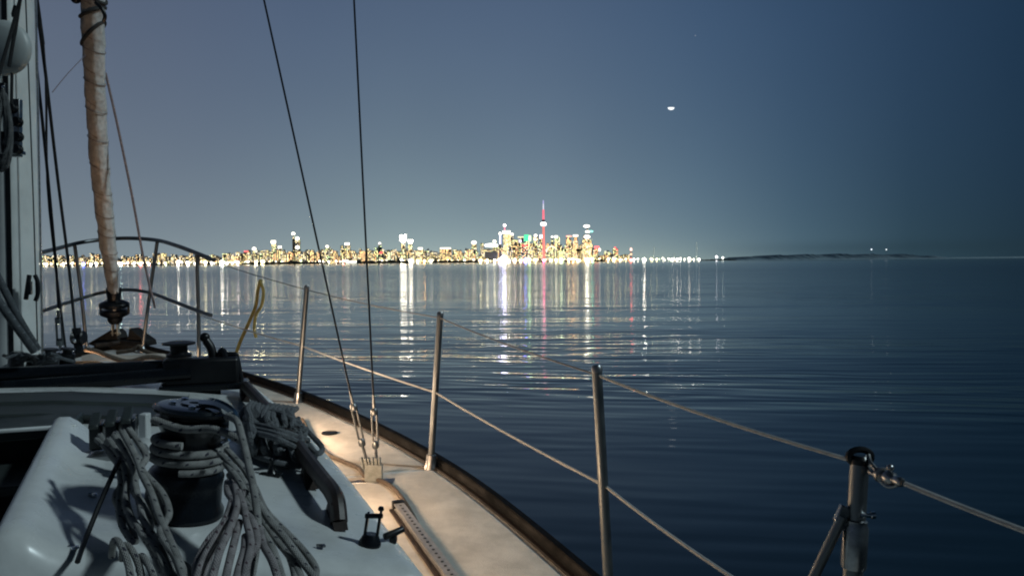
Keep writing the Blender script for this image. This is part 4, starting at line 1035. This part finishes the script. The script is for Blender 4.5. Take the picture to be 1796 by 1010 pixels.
# emissive colours
def em(name, c, s): return mat(name, (.1,.1,.1), .6, emis=c, es=s)
WIN = [em('window_light_warm', (1.0,.66,.28), 8), em('window_light_yellow', (1.0,.82,.36), 8), em('window_light_white', (1.0,.90,.70), 7),
       em('window_light_green', (.80,1.0,.50), 9), em('window_light_orange', (1.0,.50,.24), 8), em('window_light_dim', (1.0,.74,.40), 4)]
for m in WIN: m.cycles.emission_sampling = 'NONE'
BODY = [mat('tower_grey', (.07,.07,.075), .5, noise=.2, nscale=.1), mat('tower_brown', (.085,.065,.05), .6, noise=.2, nscale=.1), mat('tower_glass', (.05,.065,.075), .2)]
def building(px, wpx_, top, D=None, kind=None, dens=.5, label=None, cat='building', name='apartment_tower', group=None, body=None, wtab=(0,1,1,2,3,5), pitch=(11, 9), win=(6.5, 4.2), seed=None, crown=None, cube=None):
    r_ = random.Random(seed if seed is not None else int(px*131 + top*7))
    D = D or KM + r_.uniform(100, 900); k = D/F
    w = wpx_*k; h = max(9, (horizon(px) - top)*k); x = cpx(px, D); dep = max(18, min(w, 45))
    b = empty(name, (x, D, 2)); b['label'] = label; b['category'] = cat
    if group: b['group'] = group
    mb = MB()
    step = r_.random() < .45 and h > 60
    if step:
        h1 = h*r_.uniform(.78, .92); mb.box((x, D+dep/2, 2+h1/2), (w, dep, h1)); mb.box((x + r_.uniform(-.15,.15)*w, D+dep/2, 2+(h1+h)/2), (w*.6, dep*.7, h-h1))
    else: mb.box((x, D+dep/2, 2+h/2), (w, dep, h)); 
    if h > 25: mb.box((x + r_.uniform(-.2,.2)*w, D+dep/2, 2+h+2.0), (w*.35, dep*.4, 4))
    mb.build('wall', BODY[body if body is not None else r_.randrange(3)], b, smooth=False)
    nx = max(1, int(w/pitch[0])); nz_ = max(1, int(h/pitch[1])); per = {}
    for i in range(nx):
        for j in range(nz_):
            if r_.random() > dens: continue
            zc = 2 + h*(j+.5)/nz_; xc = x - w/2 + w*(i+.5)/nx
            if step and zc > 2 + h1 and abs(xc-x) > w*.15: continue
            mi = r_.choice(wtab); ww = win[0]*r_.uniform(.5, 1.0); hh = win[1]*r_.uniform(.6, 1)
            per.setdefault(mi, MB()).add([(xc-ww/2, D-.4, zc-hh/2), (xc+ww/2, D-.4, zc-hh/2), (xc+ww/2, D-.4, zc+hh/2), (xc-ww/2, D-.4, zc+hh/2)], [(0,1,2,3)])
    # side windows, one face each way
    for sgn in (-1, 1):
        for j in range(nz_):
            if r_.random() < dens*.6:
                zc = 2 + h*(j+.5)/nz_; yc = D + dep*r_.uniform(.25,.75); mi = r_.choice(wtab); xx = x + sgn*(w/2+.4)
                per.setdefault(mi, MB()).add([(xx, yc-3, zc-2), (xx, yc+3, zc-2), (xx, yc+3, zc+2), (xx, yc-3, zc+2)], [(0,1,2,3) if sgn > 0 else (3,2,1,0)])
    allm = MB(); mats = []
    for mi, q in per.items():
        allm.add(q.v, q.f, mi=len(mats)); mats.append(WIN[mi])
    if mats: 
        if len(mats) == 1: mats.append(mats[0])
        allm.build('lit_windows', mats, b, smooth=False, kind='stuff')
    return b, x, D, w, h
SIGN = {}
def signmat(c, s):
    key = (c, s)
    if key not in SIGN: SIGN[key] = em('lit_crown_%d' % len(SIGN), c, s); SIGN[key].cycles.emission_sampling = 'FRONT'
    return SIGN[key]
WHT = (1.0,.92,.76); YLW = (1.0,.86,.48); RED = (1.0,.10,.10); GRN = (.15,1.0,.55); BLU = (.12,.16,1.0); MAG = (1.0,.16,.42); VIO = (.70,.68,1.0); ORG = (1.0,.55,.22); LIM=(.85,1.0,.6)
def crown(b, px, py, D, wpx_, hpx, c=WHT, s=12, name='lit_crown', shape='box'):
    k = D/F; z = 2 + (horizon(px) - py)*k; mb = MB(); s = s if s > 20 or s < 3.6 else max(2.2, s*.45)
    if shape == 'box': mb.box((cpx(px, D), D-4, z), (wpx_*k, 5, hpx*k))
    elif shape == 'ball': mb.sphere((cpx(px, D), D-4, z), wpx_*k/2, 12, 8, (1, .6, hpx/wpx_))
    return mb.build(name, signmat(c, s), b, smooth=True)

# ---- landmark buildings
b_, *_ = building(433, 9, 445, seed=1, label='low block under a red roof sign, left part of the skyline'); crown(b_, 433, 441, KM+60, 7, 2, RED, 5, 'roof_sign')
b_, *_ = building(447, 7, 438, seed=2, label='block with a round white roof lamp, right of the red roof sign'); crown(b_, 447, 436.5, KM+60, 7, 5.5, WHT, 9, 'roof_lamp', 'ball')
b_, *_ = building(481, 7, 427, seed=3, dens=.7, label='tower with a broad white lit crown, left of the thin twin-lamp tower'); crown(b_, 481, 424.5, KM+60, 8, 5, WHT, 9)
b_, *_ = building(492, 6, 435, seed=31, dens=.7, label='block with a small lit roof just right of the broad-crowned tower'); crown(b_, 492, 433.5, KM+60, 6, 4, WHT, 7)
b_, *_ = building(516, 4, 412, seed=4, dens=.25, label='thin dark tower with a single white lamp on top, tallest left of the stays'); crown(b_, 516, 410, KM+60, 6.5, 5, WHT, 9, 'roof_lamp', 'ball')
b_, *_ = building(523, 7, 420, seed=5, dens=.45, label='tower with two round white lamps one above the other'); crown(b_, 523, 418.5, KM+60, 7, 6, WHT, 9, 'roof_lamp', 'ball'); crown(b_, 523, 434, KM+60, 7.5, 6, WHT, 9, 'wall_lamp', 'ball')
b_, *_ = building(575, 8, 433, seed=6, dens=.6, label='pale lit block close right of the inclined shroud'); crown(b_, 575, 432.5, KM+60, 6, 5, WHT, 6, 'roof_lamp', 'ball')
b_, *_ = building(601, 7, 431, seed=7, dens=.7, label='yellow lit block left of the bright flat-topped tower')
b_, *_ = building(610, 8, 428, seed=8, dens=.8, label='bright tower with a flat white crown midway along the skyline'); crown(b_, 610, 428, KM+60, 8, 4, WHT, 8)
b_, *_ = building(660, 7, 434, seed=9, dens=.7, wtab=(1,1,3), label='yellow-green lit tower right of the upright shroud')
b_, *_ = building(667, 6, 428, seed=91, dens=.5, label='tower with a small white roof lamp right of the upright shroud'); crown(b_, 667, 427, KM+60, 4.5, 3.5, WHT, 8, 'roof_lamp', 'ball')
b_, *_ = building(669, 8, 444, seed=92, dens=.6, D=KM+60, label='low block with a red wall sign right of the upright shroud'); crown(b_, 669, 443.5, KM+30, 5, 3, RED, 5, 'wall_sign')
b_, x, D, w, h = building(708, 7, 424, seed=10, dens=.6, label='tower with a blazing heart-shaped white crown', D=KM+80)
kk = D/F; zc = lambda py, px=708: 2 + (horizon(px)-py)*kk
mb = MB(); mb.prism([(cpx(px, D), D-6, zc(py)) for px, py in ((702.5, 413), (705, 412), (708, 416), (711, 411.5), (713.5, 412), (713.5, 421), (711, 424.5), (705, 424.5), (702.5, 421))], (0, 8, 0)); mb.build('lit_crown', signmat(WHT, 16), b_, smooth=False)
b_, x, D, w, h = building(720, 7, 427, seed=12, dens=.6, label='tower with a white trapezoid crown right of the heart-topped tower', D=KM+90)
mb = MB(); mb.prism([(cpx(px, D), D-6, zc(py)) for px, py in ((715.5, 421), (725.5, 421), (723.5, 427), (718, 427))], (0, 8, 0)); mb.build('lit_crown', signmat(WHT, 12), b_, smooth=False)
b_, *_ = building(738, 9, 437, seed=13, dens=.7, label='block with a flat white roof, second right of the heart-topped tower'); crown(b_, 738, 436, KM+60, 8, 3.5, WHT, 6)
b_, *_ = building(782, 20, 436, seed=14, dens=.75, wtab=(0,4,1,5), body=1, label='wide orange-lit block with a long pale roof'); crown(b_, 782, 435.5, KM+60, 19, 2.4, WHT, 4)
b_, *_ = building(832, 9, 425, seed=15, dens=.8, label='tower with a rounded white cap left of the pale arena roof'); crown(b_, 832, 425.5, KM+60, 9, 6, WHT, 7, 'lit_cap', 'ball')
b_, *_ = building(846, 6, 427, seed=16, dens=.6, label='narrow grey-lit tower left of the pale arena roof')
# arena with long lit domed roof
ar = empty('arena', (cpx(862, KM+50), KM+50, 2), label='long low arena with a glowing white curved roof', category='arena')
MB().box((cpx(862, KM+50), KM+80, 50), (22*M_PX, 40, 98)).build('wall', BODY[0], ar, smooth=False)
mb = MB(); 
mb.sphere((cpx(862, KM+40), KM+60, 2 + (horizon(862)-430)*M_PX), 12*M_PX, 20, 8, (1, .5, .25)); mb.build('lit_roof', signmat((1.0,.98,.86), 5), ar)
b_, *_ = building(868, 6, 424, seed=17, dens=.6, D=KM+300, label='tower with a white cap rising behind the arena roof'); crown(b_, 868, 423.5, KM+290, 6, 5, WHT, 7, 'lit_cap', 'ball')
b_, *_ = building(878, 4, 416, seed=18, dens=.3, label='very slim tower lit violet-white from top to bottom', D=KM+70); crown(b_, 878, 419, KM+60, 2.2, 18, VIO, 9, 'lit_fin'); crown(b_, 878, 410, KM+60, 4, 5, WHT, 12, 'lit_tip', 'ball')
b_, *_ = building(890, 13, 407, seed=19, dens=.95, wtab=(1,1,2,1), body=1, label='tallest office tower left of the red needle, yellow lit under a red mast', D=KM+120)
crown(b_, 889, 407.5, KM+110, 14, 5, WHT, 8); MB().tube([(cpx(886, KM+120), KM+125, 2+52*M_PX), (cpx(886, KM+120), KM+125, 2+64*M_PX)], 4, 6).build('roof_mast', signmat((1.0,.2,.3), 2), b_); crown(b_, 886, 395.5, KM+110, 5, 4.5, (1.0,.85,.85), 12, 'beacon', 'ball')
b_, *_ = building(899, 6, 413, seed=20, dens=.7, label='tower with a small white lamp hugging the tallest office tower', D=KM+260); crown(b_, 899, 411, KM+250, 5, 4, WHT, 8, 'roof_lamp', 'ball')
b_, *_ = building(906, 9, 421, seed=21, dens=.7, label='grey-white tower between the tallest office tower and the green crown')
b_, *_ = building(914, 10, 417, seed=22, dens=.6, label='block with a thin yellow roof edge left of the green crown'); crown(b_, 914, 416, KM+60, 10, 1.4, YLW, 4, 'roof_edge'); crown(b_, 913, 423, KM+60, 5, 5, (.9,.7,1.0), 5, 'wall_lamp', 'ball')
b_, *_ = building(925, 9, 416, seed=23, dens=.8, wtab=(3,3,2,1), label='tower topped by a vivid green lit crown', D=KM+150); crown(b_, 924, 417.5, KM+140, 8, 11, (.06,1.0,.38), 1.5); crown(b_, 930, 418, KM+138, 3.5, 9, (.75,1.0,.4), 3.5, 'lit_stripe')
b_, *_ = building(921, 14, 432, seed=24, dens=.7, wtab=(4,2,1), label='block with a wide red sign beneath the green crown', D=KM+80); crown(b_, 922, 430.5, KM+70, 12, 3, (1.0,.06,.06), 3, 'red_sign')
b_, *_ = building(940, 9, 414, seed=25, dens=.5, label='tower with two stacked white lamps left of the red needle'); crown(b_, 940, 413.5, KM+60, 5.5, 5, WHT, 9, 'roof_lamp', 'ball'); crown(b_, 940, 420, KM+60, 5, 4, WHT, 7, 'wall_lamp', 'ball')
b_, *_ = building(949, 5, 416, seed=26, dens=.5, label='slim pink-topped tower touching the left of the red needle', D=KM+200); crown(b_, 949.5, 415, KM+190, 4.5, 6, (1.0,.75,.85), 8)
b_, *_ = building(969, 4, 416, seed=271, dens=.5, label='thin tower with a white lamp first right of the red needle'); crown(b_, 969, 415.5, KM+60, 4, 3.5, WHT, 7, 'roof_lamp', 'ball')
b_, *_ = building(978, 9, 416, seed=27, dens=.9, wtab=(1,3,1,2), label='yellow-green tower stepping down right of the red needle'); crown(b_, 976, 415.5, KM+60, 6, 4, WHT, 7)
b_, *_ = building(984, 12, 434, seed=28, dens=.9, wtab=(1,3,1), label='lime-lit lower block at the foot of the yellow-green tower', D=KM+60)
b_, *_ = building(998, 9, 415, seed=29, dens=.85, wtab=(0,4,1,2), body=1, label='left one of the wide orange-white lit twin towers'); crown(b_, 998, 414.5, KM+60, 9, 2, (1.0,.35,.25), 3, 'roof_edge')
b_, *_ = building(1010, 9, 413, seed=30, dens=.9, wtab=(0,1,2,4), body=1, label='right one of the wide orange-white lit twin towers'); crown(b_, 1010, 413.5, KM+60, 9, 3, WHT, 6)
b_, *_ = building(1030, 16, 412, seed=32, dens=.85, wtab=(0,4,2,3,1), body=1, label='broad tower with stacked white and green signs above its crown', D=KM+110)
crown(b_, 1029.5, 397, KM+100, 11, 4.5, WHT, 11, 'top_sign', 'ball'); crown(b_, 1031, 406.5, KM+100, 8, 4, WHT, 10, 'white_sign', 'ball'); crown(b_, 1037, 406, KM+98, 8, 3.2, (.3,1.0,.75), 4, 'green_sign', 'ball'); crown(b_, 1030, 415.5, KM+100, 11, 6, WHT, 9, 'lit_cap', 'ball')
MB().tube([(cpx(1031, KM+110), KM+125, 2+44*M_PX), (cpx(1031, KM+110), KM+125, 2+62*M_PX)], 7, 6).build('roof_mast', BODY[0], b_)
b_, *_ = building(1045, 9, 436, seed=33, dens=.7, wtab=(4,4,1), label='low block with red roof lights right of the broad sign tower'); crown(b_, 1047, 434, KM+60, 8, 4, RED, 3.5, 'red_sign'); crown(b_, 1052, 438, KM+60, 4, 5, WHT, 8, 'wall_lamp', 'ball')
b_, *_ = building(1065, 9, 440, seed=34, dens=.7, wtab=(1,3,2), label='low green-yellow lit block near the right end of the city')
b_, *_ = building(1080, 9, 436, seed=35, dens=.7, wtab=(1,3,4), label='last mid-height block of the city, with red roof lamps'); crown(b_, 1079, 434.5, KM+60, 4, 2.5, RED, 5, 'roof_lamp', 'ball'); crown(b_, 1082, 438, KM+60, 3, 3, RED, 4, 'wall_lamp', 'ball')

# ---- needle tower
D = KM; cnx = 954.0; zz = lambda py: 2 + (horizon(cnx) - py)*D/F; X0 = cpx(cnx, D)
tw = empty('needle_tower', (X0, D, 2), label='tall needle tower with a red lit shaft and a glowing white pod', category='tower')
RS = em('red_lit_concrete', (1.0,.20,.16), 1.25); RS2 = em('red_lit_mast', (1.0,.16,.22), 1.35); PK = em('pod_light', (1.0,.90,.92), 4.0); WM = em('pale_lit_mast', (.86,.84,1.0), .95); VM = em('violet_tip', (.60,.55,1.0), .9)
mb = MB(); rows = []
for z, r in ((zz(459)+0, 20), (zz(450), 16), (zz(435), 13), (zz(415), 11), (zz(396), 10)):
    row = []
    for k in range(13):
        a = 2*PI*k/12; q = 1.0 if k % 4 == 0 else .62
        row.append(Vector((X0 + math.cos(a+.4)*r*q, D + math.sin(a+.4)*r*q, z)))
    rows.append(row)
mb.grid(rows); mb.build('shaft', RS, tw, smooth=False)
MB().lathe((X0, D, 0), (0,0,1), [(10, zz(396.5)), (20, zz(396)), (27, zz(394.6)), (27, zz(392.6)), (22, zz(391)), (14, zz(390))], 24).build('pod', PK, tw)
MB().lathe((X0, D, 0), (0,0,1), [(14, zz(390)), (13, zz(387)), (9, zz(385.5))], 16).build('upper_deck', BODY[0], tw)
MB().lathe((X0, D, 0), (0,0,1), [(9.5, zz(385.5)), (9, zz(378)), (8, zz(368))], 12).build('red_mast', RS2, tw)
MB().lathe((X0, D, 0), (0,0,1), [(6, zz(368)), (5, zz(358))], 10).build('pale_glow_mast', WM, tw)
MB().lathe((X0, D, 0), (0,0,1), [(5.5, zz(358)), (4.5, zz(352.5)), (1, zz(351.5))], 10).build('mast_tip', VM, tw)
# wheel-like lit arch right of the needle
ft = empty('lit_arch', (cpx(968, KM+30), KM+30, 2), label='faint curved white lit arch at the foot of the red needle', category='arch')
MB().tube([(cpx(968 + 9*math.cos(a), KM+30), KM+30, 2 + (horizon(968)-443+11*math.sin(a))*M_PX) for a in [PI*k/14 for k in range(3, 15)]], 4.5, 6).build('arch_rib', signmat(WHT, 1.6), ft)
MB().tube([(cpx(959, KM+30), KM+30, 2), (cpx(959, KM+30), KM+30, 2+16*M_PX)], 3, 6).build('arch_leg', BODY[0], ft)
MB().tube([(cpx(977, KM+30), KM+30, 2), (cpx(976, KM+30), KM+30, 2+22*M_PX)], 3, 6).build('arch_leg', BODY[0], ft)

# ---- the ordinary blocks between them
R2 = random.Random(77)
regions = [
    (64, 135, 448, 12, 'low lit block from the left on the shore left of the furled sail', 'blocks left of the furled sail'),
    (135, 400, 446, 34, 'low lit block from the left behind the bow pulpit', 'blocks behind the pulpit'),
    (400, 560, 440, 30, 'lit block from the left, between pulpit and inclined shroud', 'ordinary blocks left of the inclined shroud'),
    (560, 640, 438, 17, 'lit block from the left between the two shrouds', 'ordinary blocks between the two shrouds'),
    (642, 760, 438, 24, 'lit block from the left around the heart-topped tower', 'ordinary blocks around the heart-topped tower'),
    (760, 872, 437, 24, 'lit block from the left around the pale arena roof', 'ordinary blocks around the arena'),
    (872, 1042, 428, 44, 'lit block from the left around the red needle tower', 'ordinary downtown blocks'),
    (1042, 1104, 445, 12, 'low block from the left at the right end of the city', 'ordinary blocks at the right end of the city')]
ORD = ['first','second','third','fourth','fifth','sixth','seventh','eighth','ninth','tenth','eleventh','twelfth','thirteenth','fourteenth','fifteenth','sixteenth','seventeenth','eighteenth','nineteenth'] + [a + '-' + b if b else c for a, c in (('twenty','twentieth'),('thirty','thirtieth'),('forty','fortieth')) for b in ('','first','second','third','fourth','fifth','sixth','seventh','eighth','ninth')]
for (x0, x1, tp, n, lab, grp) in regions:
    for i in range(n):
        px = x0 + (x1-x0)*(i+.5)/n + R2.uniform(-1.5, 1.5); top = tp + abs(R2.gauss(0, 1))*5 - 2
        top = min(top, horizon(px) - 6)
        far = R2.random() < .5
        building(px, R2.uniform(4, 9), top, D=KM + (R2.uniform(300, 1100) if far else R2.uniform(40, 200)), dens=R2.uniform(.5, .92) if px > 400 else R2.uniform(.55, .8), seed=int(R2.random()*1e6), label=ORD[i] + ' ordinary ' + lab, group=grp,
                 wtab=R2.choice([(0,1,2,5), (1,3,5,2), (0,4,5,1), (1,1,2,5,5)]))

# ---- shore lights: short posts with floodlight heads
HEAD = {}
def shore_lamp(px, py, wpx_, c, s, label, group=None, D=None, tall=None, h=None):
    D = D or KM - 40 ; k = D/F; x = cpx(px, D); z = max(3.5, 2 + (horizon(px) - py)*k)
    o = empty('shore_lamp', (x, D, 0), label=label, category='lamp')
    if group: o['group'] = group
    MB().tube([(x, D+3, 0), (x, D+3, z)], .8, 5).build('post', BODY[0], o)
    hh = h if h else wpx_
    MB().sphere((x, D, z), wpx_*k/2, 10, 6, (1, .5, hh/wpx_)).build('lamp_head', signmat(c, s), o)
    return o
R3 = random.Random(5)
SL = [  # px, width px, colour, strength, label
    (82, 5, WHT, 10, None), (100, 5, LIM, 12, None), (112, 4, YLW, 10, None), (128, 4, WHT, 8, None),
    (147, 7, BLU, 16, 'deep blue shore light left of the furled sail'), (160, 5, YLW, 20, 'yellow shore light just right of the blue one'), (170, 5, WHT, 8, None), (213, 6, (.7,1.0,.9), 16, 'pale green shore light at the right edge of the furled sail'),
    (225, 4, WHT, 8, None), (236, 4, WHT, 8, None), (247, 7, (1.0,.16,.14), 22, 'red shore light framed by the pulpit'), (262, 5, (1.0,.45,.42), 16, 'pink shore light right of the red one'),
    (291, 3.5, LIM, 9, None), (313, 6, WHT, 30, 'brightest white shore light between the two right pulpit legs'), (330, 7, WHT, 12, None), (343, 5, WHT, 9, None),
    (361, 6, YLW, 9, None), (372, 4, WHT, 8, None), (390, 7, WHT, 34, 'very bright white shore light right of the pulpit'), (399, 4, WHT, 20, None), (408, 4, YLW, 8, None),
    (418, 5, (1.0,.8,.75), 16, None), (435, 5, WHT, 9, None), (450, 6, YLW, 26, 'bright yellow shore light above the yellow strap'), (461, 6, YLW, 15, None), (481, 3.5, YLW, 17, None), (487, 3.5, WHT, 9, None), (494, 3.5, LIM, 9, None),
    (510, 4, WHT, 9, None), (524, 4, YLW, 24, None), (536, 3.5, WHT, 7, None), (561, 3, WHT, 10, None), (577, 3, WHT, 10, None), (603, 6, (1.0,.42,.35), 12, 'pinkish shore light left of the ferry between the shrouds'), (590, 3.5, WHT, 8, None),
    (629, 4, WHT, 16, None), (640, 3, WHT, 8, None), (651, 3, WHT, 7, None), (660, 3.5, WHT, 9, None), (671, 3, WHT, 7, None), (688, 3, WHT, 8, None),
    (705, 6, (1.0,.96,.75), 42, 'brilliant shore light under the heart-topped tower'), (721, 7, WHT, 34, 'brilliant wide shore light under the trapezoid crown'), (733, 4, (1.0,.9,.8), 14, None), (745, 4, ORG, 26, 'orange shore light right of the brilliant pair'),
    (757, 4, WHT, 8, None), (770, 3, YLW, 7, None), (786, 4, YLW, 13, None), (803, 5, WHT, 14, None), (815, 3.5, WHT, 8, None), (832, 6, WHT, 12, None), (843, 6, YLW, 14, None), (855, 5, YLW, 14, None), (868, 5, YLW, 16, None),
    (884, 12, VIO, 30, 'largest blue-white glare on the waterfront, left of the blue light'), (876, 4, VIO, 34, None), (893, 5, WHT, 36, None), (903, 5, (1.0,.7,.65), 18, None), (913, 4, YLW, 16, None),
    (922, 6, BLU, 42, 'deep blue waterfront light under the green crown'), (929, 5, (.6,1.0,.6), 24, 'green waterfront light beside the deep blue one'), (940, 4, (1.0,.85,.6), 13, None),
    (954.5, 6, MAG, 38, 'magenta waterfront light at the foot of the red needle'), (966, 5, WHT, 9, None), (976, 5, (1.0,.95,.7), 16, None), (985, 6, LIM, 18, None), (998, 5, YLW, 16, None), (1005, 6, ORG, 24, 'orange waterfront light under the twin towers'), (1014, 4, YLW, 14, None),
    (1030, 8, (1.0,1.0,.80), 46, 'brilliant pale yellow waterfront light under the broad sign tower'), (1039, 5, (.4,1.0,.6), 20, 'green waterfront light right of the pale yellow one'), (1053, 3.5, LIM, 13, None), (1067, 4, YLW, 11, None), (1077, 4, YLW, 9, None), (1088, 4, YLW, 9, None),
    (1098, 4, YLW, 8, None), (1119, 5, WHT, 8, None), (1130, 6, WHT, 60, 'piercing white lamp right of the red beacon stack'), (1142, 4, YLW, 8, None), (1152, 5, YLW, 7, None), (1163, 5, WHT, 7, None), (1173, 4, WHT, 7, None),
    (1180, 5, WHT, 18, None), (1188, 6, WHT, 22, None), (1194, 4, WHT, 16, None), (1201, 4, WHT, 7, None), (1209, 7, WHT, 13, None), (1217, 4, WHT, 8, None), (1226, 6, WHT, 14, 'white shore lamp at the far right end of the light row')]
def reg(px):
    for lo_, hi_, t in ((0, 135, 'left of the furled sail'), (135, 400, 'behind the bow pulpit'), (400, 560, 'left of the inclined shroud'), (560, 642, 'between the two shrouds'), (642, 760, 'below the heart-topped tower'),
                        (760, 872, 'below the arena roof'), (872, 1045, 'along the downtown waterfront'), (1045, 1300, 'on the dark spit right of the city')):
        if lo_ <= px < hi_: return t
for (px, w_, c, s, lab) in SL:
    base = horizon(px) - 2.4 + R3.uniform(-1.8, .8) + (2.0 if px < 530 else .6)*0
    t = reg(px)
    w_ = min(w_, 12)*(.7 if px > 1095 and px != 1130 else 1)
    shore_lamp(px, base - (2.5 if w_ > 10 else 0), w_*.80, c, s*SCALE if False else min(s*(1.5 if c in (YLW, ORG, LIM, BLU, RED) else 1), 60 if px == 1130 else 38)*(2.6 if px < 505 else 1.7), lab or ('small shore lamp glowing at the waterline ' + t), None if lab else 'small shore lamps ' + t, h=max(2.2, w_*R3.uniform(.5, .75)))
# second row: more small lamps a little higher
for i in range(150):
    px = R3.uniform(66, 1225); 
    if 1100 < px and R3.random() < .3: continue
    t = reg(px); py = horizon(px) - (R3.uniform(1.5, 5) if px < 1100 else R3.uniform(.8, 3))
    shore_lamp(px, py, R3.uniform(2.0, 3.6), R3.choice([WHT, YLW, WHT, YLW, ORG, LIM, (1.0,.8,.6)]), R3.uniform(3, 7), 'tiny street light on the far shore ' + t, 'tiny street lights ' + t, D=KM - 30 + R3.uniform(0, 50))
# lit ferry between the shrouds
fy = empty('ferry', (cpx(617, KM-300), KM-300, 0), label='low white lit ferry at the waterline left of the upright shroud', category='ferry')
MB().box((cpx(617, KM-300), KM-300, 6), (20*M_PX*.95, 20, 9)).build('hull', BODY[0], fy, smooth=False)
MB().box((cpx(617, KM-300), KM-306, 15), (17*M_PX*.95, 20, 9)).build('lit_deck', signmat((.95,1.0,.92), 5), fy, smooth=False)
# red beacon stack
bs_ = empty('beacon_stack', (cpx(1107, KM-30), KM-30, 2), label='thin stack with red and white beacons right of the city', category='chimney')
MB().tube([(cpx(1107, KM-30), KM-30, 0), (cpx(1107, KM-30), KM-30, 2+19*M_PX)], 5, 8).build('stack', BODY[1], bs_)
crown(bs_, 1107, 437.5, KM-40, 4.2, 6, (1.0,.62,.5), 5, 'upper_beacon', 'ball'); crown(bs_, 1107, 446, KM-40, 3.5, 4, (1.0,.5,.3), 4, 'lower_beacon', 'ball'); crown(bs_, 1107, 456, KM-60, 4, 3.5, (1.0,.10,.08), 42, 'foot_beacon', 'ball'); crown(bs_, 1112, 455, KM-60, 3, 3, WHT, 26, 'foot_lamp', 'ball')
# slender masts on the spit, shown pale by a faint glow in their material
for px, top, lab in ((1147, 433, 'pale slender mast left of the tallest mast on the dark spit'), (1222, 425, 'tallest pale slender mast near the right end of the lights'), (1183, 444, 'short pale mast between the two taller masts on the spit')):
    r_ = empty('slender_mast', (cpx(px, KM-20), KM-20, 0), label=lab, category='mast'); zt = 2 + (horizon(px)-top)*M_PX
    MB().tube([(cpx(px, KM-20), KM-20, 0), (cpx(px, KM-20), KM-20, zt)], [4.0, 2.6], 6).build('mast_tube', mat('pale_glow_mast', (.7,.75,.72), .5, emis=(.6,.75,.7), es=.28), r_)
# tree masses along the shore
for i, (x0, x1, h) in enumerate(((425, 478, 16), (470, 572, 20), (612, 720, 24), (756, 842, 20), (940, 968, 12), (985, 1010, 16), (1043, 1062, 18), (60, 420, 9), (1225, 1290, 10), (265, 305, 12))):
    r_ = random.Random(i); mb = MB(); px = x0
    while px < x1:
        D = KM - 120 + r_.uniform(-30, 30); t = min(1, (px-x0)/10+.3, (x1-px)/10+.3); hh = h*r_.uniform(.7, 1.15)*t
        mb.sphere((cpx(px, D), D, hh*.35), 11 + r_.uniform(0, 8), 8, 5, (1.2, 1, max(.2, hh*.65/13))); px += r_.uniform(1.5, 3)
    mb.build('tree_mass', TREES, smooth=False, kind='stuff')
# lights beyond on the right
for px, py, w_, c, s, lab in ((1257, 450.5, 3.6, (1.0,.95,1.0), 10, 'white lamp on the water edge just right of the city lights'), (1268, 452, 3.2, (.95,1.0,.9), 7, 'smaller lamp to the right of the white water-edge lamp'),
                              (1528.5, 437.5, 2.4, (.8,.9,1.0), 2.2, 'left one of two small lamps above the dark headland'), (1554.5, 437.8, 2.2, (.85,.95,1.0), 1.7, 'right one of two small lamps above the dark headland')):
    shore_lamp(px, py, w_, c, s, lab, D=9400, h=w_)

# ================================================================== moon and star, far out in the sky
D = 30000.0
mo = at(1177, 190, D); k = D/F
mb = MB(); outl = []
for q in range(25):
    a = PI + PI*q/24; outl.append((5.8*math.cos(a), 4.3*math.sin(a)+.9))
for q in range(13):
    a = PI*q/12; outl.append((5.8*math.cos(a), .9 + 1.3*math.sin(a)*(.6+.0)))
rows_f = [mo + right*(x*k) + up*(y*k) for x, y in outl]
cfront = mo + up*(-.6*k) - fwd*(3.0*k); cback = mo + fwd*(2.0*k)
n = len(rows_f)
mb.add(rows_f + [cfront, cback], [(i, (i+1) % n, n) for i in range(n)] + [((i+1) % n, i, n+1) for i in range(n)])
o = mb.build('moon', signmat((.94,.98,1.0), 1.25)); o['label'] = 'small bright half moon, flat side up, alone in the dark blue sky'; o['category'] = 'moon'
o = MB().sphere(at(1219.5, 63, D), 1.1*k, 8, 6).build('star', em('starlight', (.55,.65,.85), .32)); o['label'] = 'single faint star high above the moon'; o['category'] = 'star'
